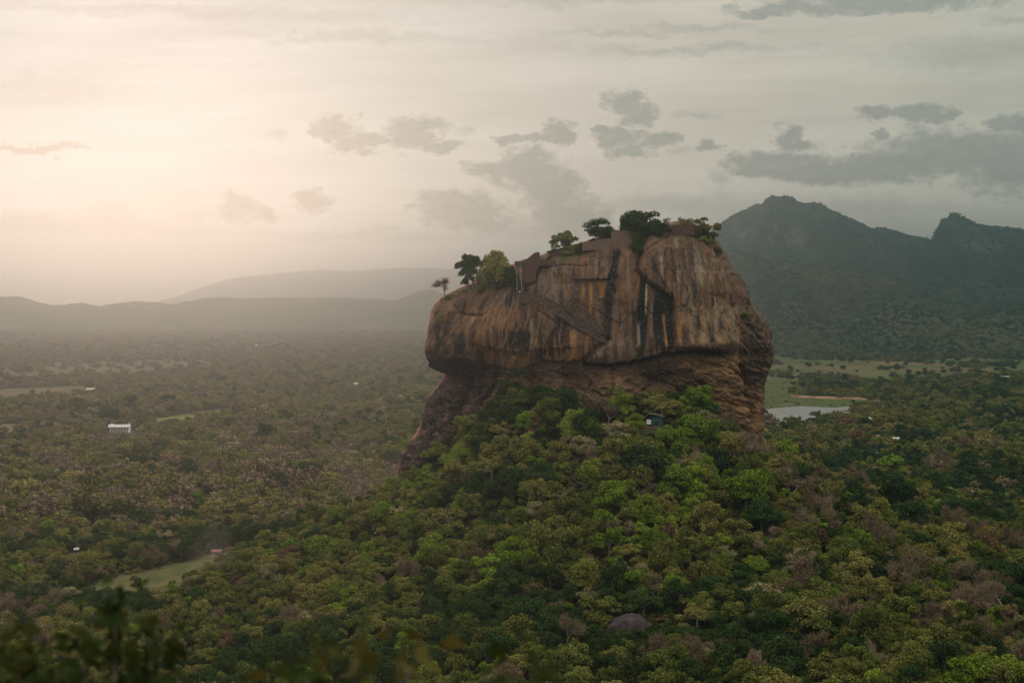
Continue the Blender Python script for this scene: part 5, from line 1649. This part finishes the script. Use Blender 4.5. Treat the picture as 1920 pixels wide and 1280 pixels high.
def slope_wall(label, px0, py0, px1, py1, h):
    x, y, z = ground_hit((px0 + px1) / 2, (py0 + py1) / 2, 1.0)
    a = P(px0, py0, y - 3); b = P(px1, py1, y - 3); c = (a + b) / 2
    mb = MB(); L = (b - a).length / 2; hh = []
    rr = np.random.default_rng(int(px0)); n = 14
    prof = [(-L, -6), (L, -6)] + [(L - 2 * L * k / n, h / 2 + rr.uniform(-.35, .25)) for k in range(n + 1)]
    mb.prism(prof, -0.6, 1.4)
    o = mb.build('terrace_wall', PALEBRICK); o.location = c; o.rotation_euler = (0, math.atan2(-(b.z - a.z), b.x - a.x), 0)
    o['label'] = label; o['category'] = 'wall'; o['group'] = 'terrace walls on the slope'


slope_wall('long pinkish brick terrace wall left of the hut', 1096, 799, 1180, 796, 2.6)
slope_wall('short broken brick terrace wall below the long one', 1118, 814, 1152, 813, 1.8)
slope_wall('small brick terrace wall lowest of three on the slope', 1112, 828, 1140, 829, 1.6)


def boulder(name, label, px, py, wpx, hfac, mat, seed, depth=1.0, group=None):
    x, y, z = ground_hit(px, py, 0.5)
    w = wpx / F * y
    n, m = 72, 36
    th, ph = np.meshgrid(np.linspace(0, 2 * math.pi, n, endpoint=False), np.linspace(-0.35, math.pi / 2, m))
    d = np.stack([np.cos(th) * np.cos(ph), np.sin(th) * np.cos(ph), np.sin(ph)], -1)
    k = 1 + 0.22 * fbm(d[..., 0] * 1.6 + seed, d[..., 1] * 1.6, d[..., 2] * 1.6 + 3, oct=4, seed=seed) + 0.06 * fbm(d[..., 0] * 7, d[..., 1] * 7, d[..., 2] * 9 + 3, oct=3, seed=seed + 1)
    v = d * k[..., None] * np.array([w / 2, w / 2 * depth, w * hfac])
    i, j = np.meshgrid(np.arange(m - 1), np.arange(n), indexing='ij'); j2 = (j + 1) % n
    f = np.stack([i * n + j, i * n + j2, (i + 1) * n + j2, (i + 1) * n + j], -1).reshape(-1, 4)
    o = obj(name, mesh_from(name, v.reshape(-1, 3), f, mat, True), None, (x, y, z - 0.1 * w * hfac))
    o['label'] = label; o['category'] = 'rock'
    if group: o['group'] = group
    return o


PURPLE = mottled('purple_gneiss', (0.032, 0.023, 0.023), 0.4, 0.6, bmp=0.5)
SLATE = mottled('dark_gneiss', (0.075, 0.068, 0.066), 0.5, 0.35, bmp=0.8)
boulder('boulder', 'large smooth purple brown boulder lying among the trees near the bottom', 1178, 1186, 98, .42, PURPLE, 5, .8, 'boulders in the wood')
boulder('boulder', 'flat purple brown rock to the right of the large boulder', 1262, 1190, 44, .26, PURPLE, 9, .8, 'boulders in the wood')
boulder('boulder', 'small angular brown rock between trees, right of the flat one', 1390, 1192, 22, .6, PURPLE, 12, .8, 'boulders in the wood')
boulder('rock_outcrop', 'dark grey craggy outcrop on the slope below the lake', 1540, 884, 66, .50, SLATE, 15, .8)
boulder('rock_outcrop', 'orange brown bare rock top beside the grey outcrop', 1502, 858, 34, .42, mottled('orange_rock', (0.27, 0.165, 0.11), .3, .5), 21, .8)


def build_person(loc, rz, shirt, trousers, label, hat=None):
    """standing figure grown over a jointed skeleton"""
    J = [((0, 0, .95), .13), ((0, 0, 1.18), .12), ((0, 0, 1.42), .135), ((0, 0, 1.52), .055), ((0, -.01, 1.60), .085), ((0, -.01, 1.70), .09),
         ((.09, 0, .90), .09), ((.11, -.03, .50), .06), ((.11, .02, .09), .042), ((.11, -.13, .04), .035),
         ((-.09, 0, .90), .09), ((-.11, -.05, .50), .06), ((-.11, 0, .09), .042), ((-.11, -.15, .04), .035),
         ((.19, 0, 1.40), .055), ((.25, .02, 1.14), .042), ((.24, -.08, .90), .032), ((.23, -.12, .80), .034),
         ((-.19, 0, 1.40), .055), ((-.25, .02, 1.14), .042), ((-.24, -.08, .90), .032), ((-.23, -.12, .80), .034)]
    E = [(0, 1), (1, 2), (2, 3), (3, 4), (4, 5), (0, 6), (6, 7), (7, 8), (8, 9), (0, 10), (10, 11), (11, 12), (12, 13), (2, 14), (14, 15), (15, 16), (16, 17), (2, 18), (18, 19), (19, 20), (20, 21)]
    me = bpy.data.meshes.new('figure'); me.from_pydata([j[0] for j in J], E, []); me.update()
    o = bpy.data.objects.new('figure', me); COL.objects.link(o)
    md = o.modifiers.new('skin', 'SKIN')
    for k, (p, rad) in enumerate(J):
        me.skin_vertices[0].data[k].radius = (rad, rad * (0.8 if k < 3 else 1))
    me.skin_vertices[0].data[0].use_root = True
    o.modifiers.new('sub', 'SUBSURF').levels = 2
    dg = bpy.context.evaluated_depsgraph_get(); ev = bpy.data.meshes.new_from_object(o.evaluated_get(dg)); bpy.data.objects.remove(o)
    t = thing('person', label, 'person', loc, rz, 'people on the rock stairway')
    ev.name = 'body'; ev.materials.clear(); ev.materials.append(mottled('skin', (0.26, 0.15, 0.10), 0.1, 3))
    obj('body', ev, t)
    co = np.array([v.co for v in ev.vertices]); nr = np.array([v.normal for v in ev.vertices])
    def garment(name, z0, z1, mat, cut=None):
        fs = [list(p.vertices) for p in ev.polygons if z0 < p.center.z < z1 and (cut is None or cut(p.center))]
        ids = sorted({i for f in fs for i in f}); mp = {i: k for k, i in enumerate(ids)}
        obj(name, mesh_from(name, co[ids] + nr[ids] * 0.014, [[mp[i] for i in f] for f in fs], mat, True), t)
    garment('shirt', .93, 1.50, shirt, lambda c: abs(c.x) < .2 or c.z > 1.16)
    garment('trousers', .10, .97, trousers, lambda c: abs(c.x) < .19)
    garment('hair' if hat is None else 'hat', 1.66, 1.9, hat or DARKIN, lambda c: True)
    return t


q = on_rock(975, 553)
build_person((P(974.5, 552, q.y - 2.2)), 0.4, WHITE, DARKIN, 'person in a white shirt and white hat at the foot of the stairs', WHITE)
q2 = on_rock(1000, 560)
build_person((P(998, 559, q2.y - 1.6)), 1.2, mottled('blue_shirt', (0.12, 0.16, 0.22), .1, 2), DARKIN, 'dark haired person in a blue shirt farther down the walkway')


def build_spiral():
    q = on_rock(1087, 700)
    b = P(1087, 716, q.y - 2.2)
    t = thing('spiral_staircase', 'narrow pale spiral staircase caged against the rock wall above the trees', 'staircase', tuple(b))
    MB().tube([(0, 0, -6), (0, 0, 10.0)], 0.16, 8).build('column', STEEL, t)
    mb = MB()
    for k in range(40):
        a = k * 0.55; a2 = a + 0.5; z = k * 0.24
        mb.add([(0.1 * math.cos(a), 0.1 * math.sin(a), z), (1.0 * math.cos(a), 1.0 * math.sin(a), z), (1.0 * math.cos(a2), 1.0 * math.sin(a2), z), (0.1 * math.cos(a2), 0.1 * math.sin(a2), z),
                (0.1 * math.cos(a), 0.1 * math.sin(a), z + .06), (1.0 * math.cos(a), 1.0 * math.sin(a), z + .06), (1.0 * math.cos(a2), 1.0 * math.sin(a2), z + .06), (0.1 * math.cos(a2), 0.1 * math.sin(a2), z + .06)],
               [(0, 3, 2, 1), (4, 5, 6, 7), (0, 1, 5, 4), (1, 2, 6, 5), (2, 3, 7, 6), (3, 0, 4, 7)])
    mb.build('steps', STEEL, t)
    MB().tube([(1.02 * math.cos(k * .275), 1.02 * math.sin(k * .275), k * .12 + 1.0) for k in range(80)], 0.05, 4).build('handrail', PALEBARK, t)


build_spiral()

# ---- shrubs on the ledge in front of the viewer, out of focus -----------------
NEARLEAF = leaf_mat('near_leaf', (0.016, 0.028, 0.007), (0.026, 0.034, 0.010), (0.05, 0.042, 0.012), 0.25)


def near_shrub(label, x, y, top, width, n_stem, n_leaf, seed):
    r = np.random.default_rng(seed); z0 = gz(x, y); ht = top - z0
    t = thing('shrub', label, 'shrub', (x, y, z0), 0, 'dark shrubs just in front of the viewer')
    stems = MB(); cs = []; ns = []
    for k in range(n_stem):
        bx = r.uniform(-.5, .5) * width; lean = r.uniform(-.25, .25)
        h = ht - 0.35 * abs(bx / width * 2) ** 1.5 - r.uniform(0, 0.32)
        pts = [Vector((bx * 0.35, r.uniform(-.2, .2), -0.3)), Vector((bx * 0.7 + lean * .4, r.uniform(-.3, .3), h * .5)), Vector((bx + lean * .6, r.uniform(-.3, .3), h))]
        stems.tube(pts, [0.035, 0.022, 0.006], 5)
        for q in range(int(n_leaf * 1.9)):
            s = 1 - min(0.5, 1.6 / ht) * r.uniform(0, 1) ** 1.3
            p = pts[1].lerp(pts[2], (s - .5) * 2) if s > .5 else pts[0].lerp(pts[1], s * 2)
            d = r.normal(size=3); d[2] = abs(d[2]) * 0.6 + .2; d /= np.linalg.norm(d)
            cs.append(np.array(p) + d * r.uniform(0.02, 0.26)); ns.append(r.normal(size=3) + np.array([0, 0, .5]))
    stems.build('stems', BARK, t)
    v, f = leaf_quads(np.array(cs), np.array(ns), 0.062, r)
    obj('leaves', mesh_from('leaves', v, f, NEARLEAF), t)


def row_z(py, y): return H - (py - HY) / F * y


for (label, px, py, y, wp, ns, nl, sd) in [
        ('tallest dark leafy shrub at the lower left, close to the viewer', 170, 1105, 9.0, 100, 5, 60, 1),
        ('dark shrub with yellowing leaves left of the tallest one', 60, 1160, 9.5, 200, 9, 55, 2),
        ('low dark shrub in the bottom left corner', -10, 1215, 8.8, 200, 8, 50, 3),
        ('dark shrub right of the tallest one at the lower left', 245, 1185, 9.2, 120, 6, 50, 4),
        ('sparse dark shrub at the bottom, left of the middle', 640, 1190, 7.5, 260, 10, 36, 5),
        ('sparse dark shrub at the bottom near the middle', 930, 1215, 7.0, 140, 6, 30, 6),
        ('dark shrub poking up at the bottom right of the middle', 505, 1225, 7.2, 120, 6, 36, 7)]:
    near_shrub(label, (px - 960) / F * y, y, row_z(py, y), wp / F * y, ns, nl, sd)

# ---- smoke drifting over the edge of the wood ----------------------------------


def build_smoke(name, px, py, Y, wx, wy, wz, dens, seed):
    m = bpy.data.materials.new('wood_smoke'); m.use_nodes = True; V.nt = m.node_tree; V.nt.nodes.clear()
    tc = V.nt.nodes.new('ShaderNodeTexCoord')
    ln = V.nt.nodes.new('ShaderNodeVectorMath'); ln.operation = 'LENGTH'; link(tc.outputs['Object'], ln.inputs[0])
    n = V(noise(tc.outputs['Object'], 2.2, 4.0, 0.6, 0.6).outputs['Fac'])
    rad = V(ln.outputs['Value'])
    den = ((1.0 - rad).max(0.0) * 1.6).min(1.0) * n.step(0.40, 0.68) * dens
    v = V.nt.nodes.new('ShaderNodeVolumePrincipled'); v.inputs['Color'].default_value = (0.42, 0.42, 0.40, 1); v.inputs['Anisotropy'].default_value = 0.3
    link(den, v.inputs['Density'])
    o = V.nt.nodes.new('ShaderNodeOutputMaterial'); V.nt.links.new(v.outputs[0], o.inputs['Volume'])
    k, mm = 16, 10
    vs = [(math.cos(2 * math.pi * i / k) * math.sin(math.pi * j / mm), math.sin(2 * math.pi * i / k) * math.sin(math.pi * j / mm), math.cos(math.pi * j / mm)) for j in range(mm + 1) for i in range(k)]
    fs = [(j * k + i, (j + 1) * k + i, (j + 1) * k + (i + 1) % k, j * k + (i + 1) % k) for j in range(mm) for i in range(k)]
    q = P(px, py, Y)
    ob = obj(name, mesh_from(name, vs, fs, m), None, q, kind='stuff', label='thin grey smoke over the trees')
    ob.scale = (wx, wy, wz); ob.rotation_euler = (0, 0.35, seed)


build_smoke('smoke', 392, 1060, 740, 11, 16, 24, 0.022, 0.4)
build_smoke('smoke', 690, 900, 880, 20, 30, 30, 0.012, 1.3)
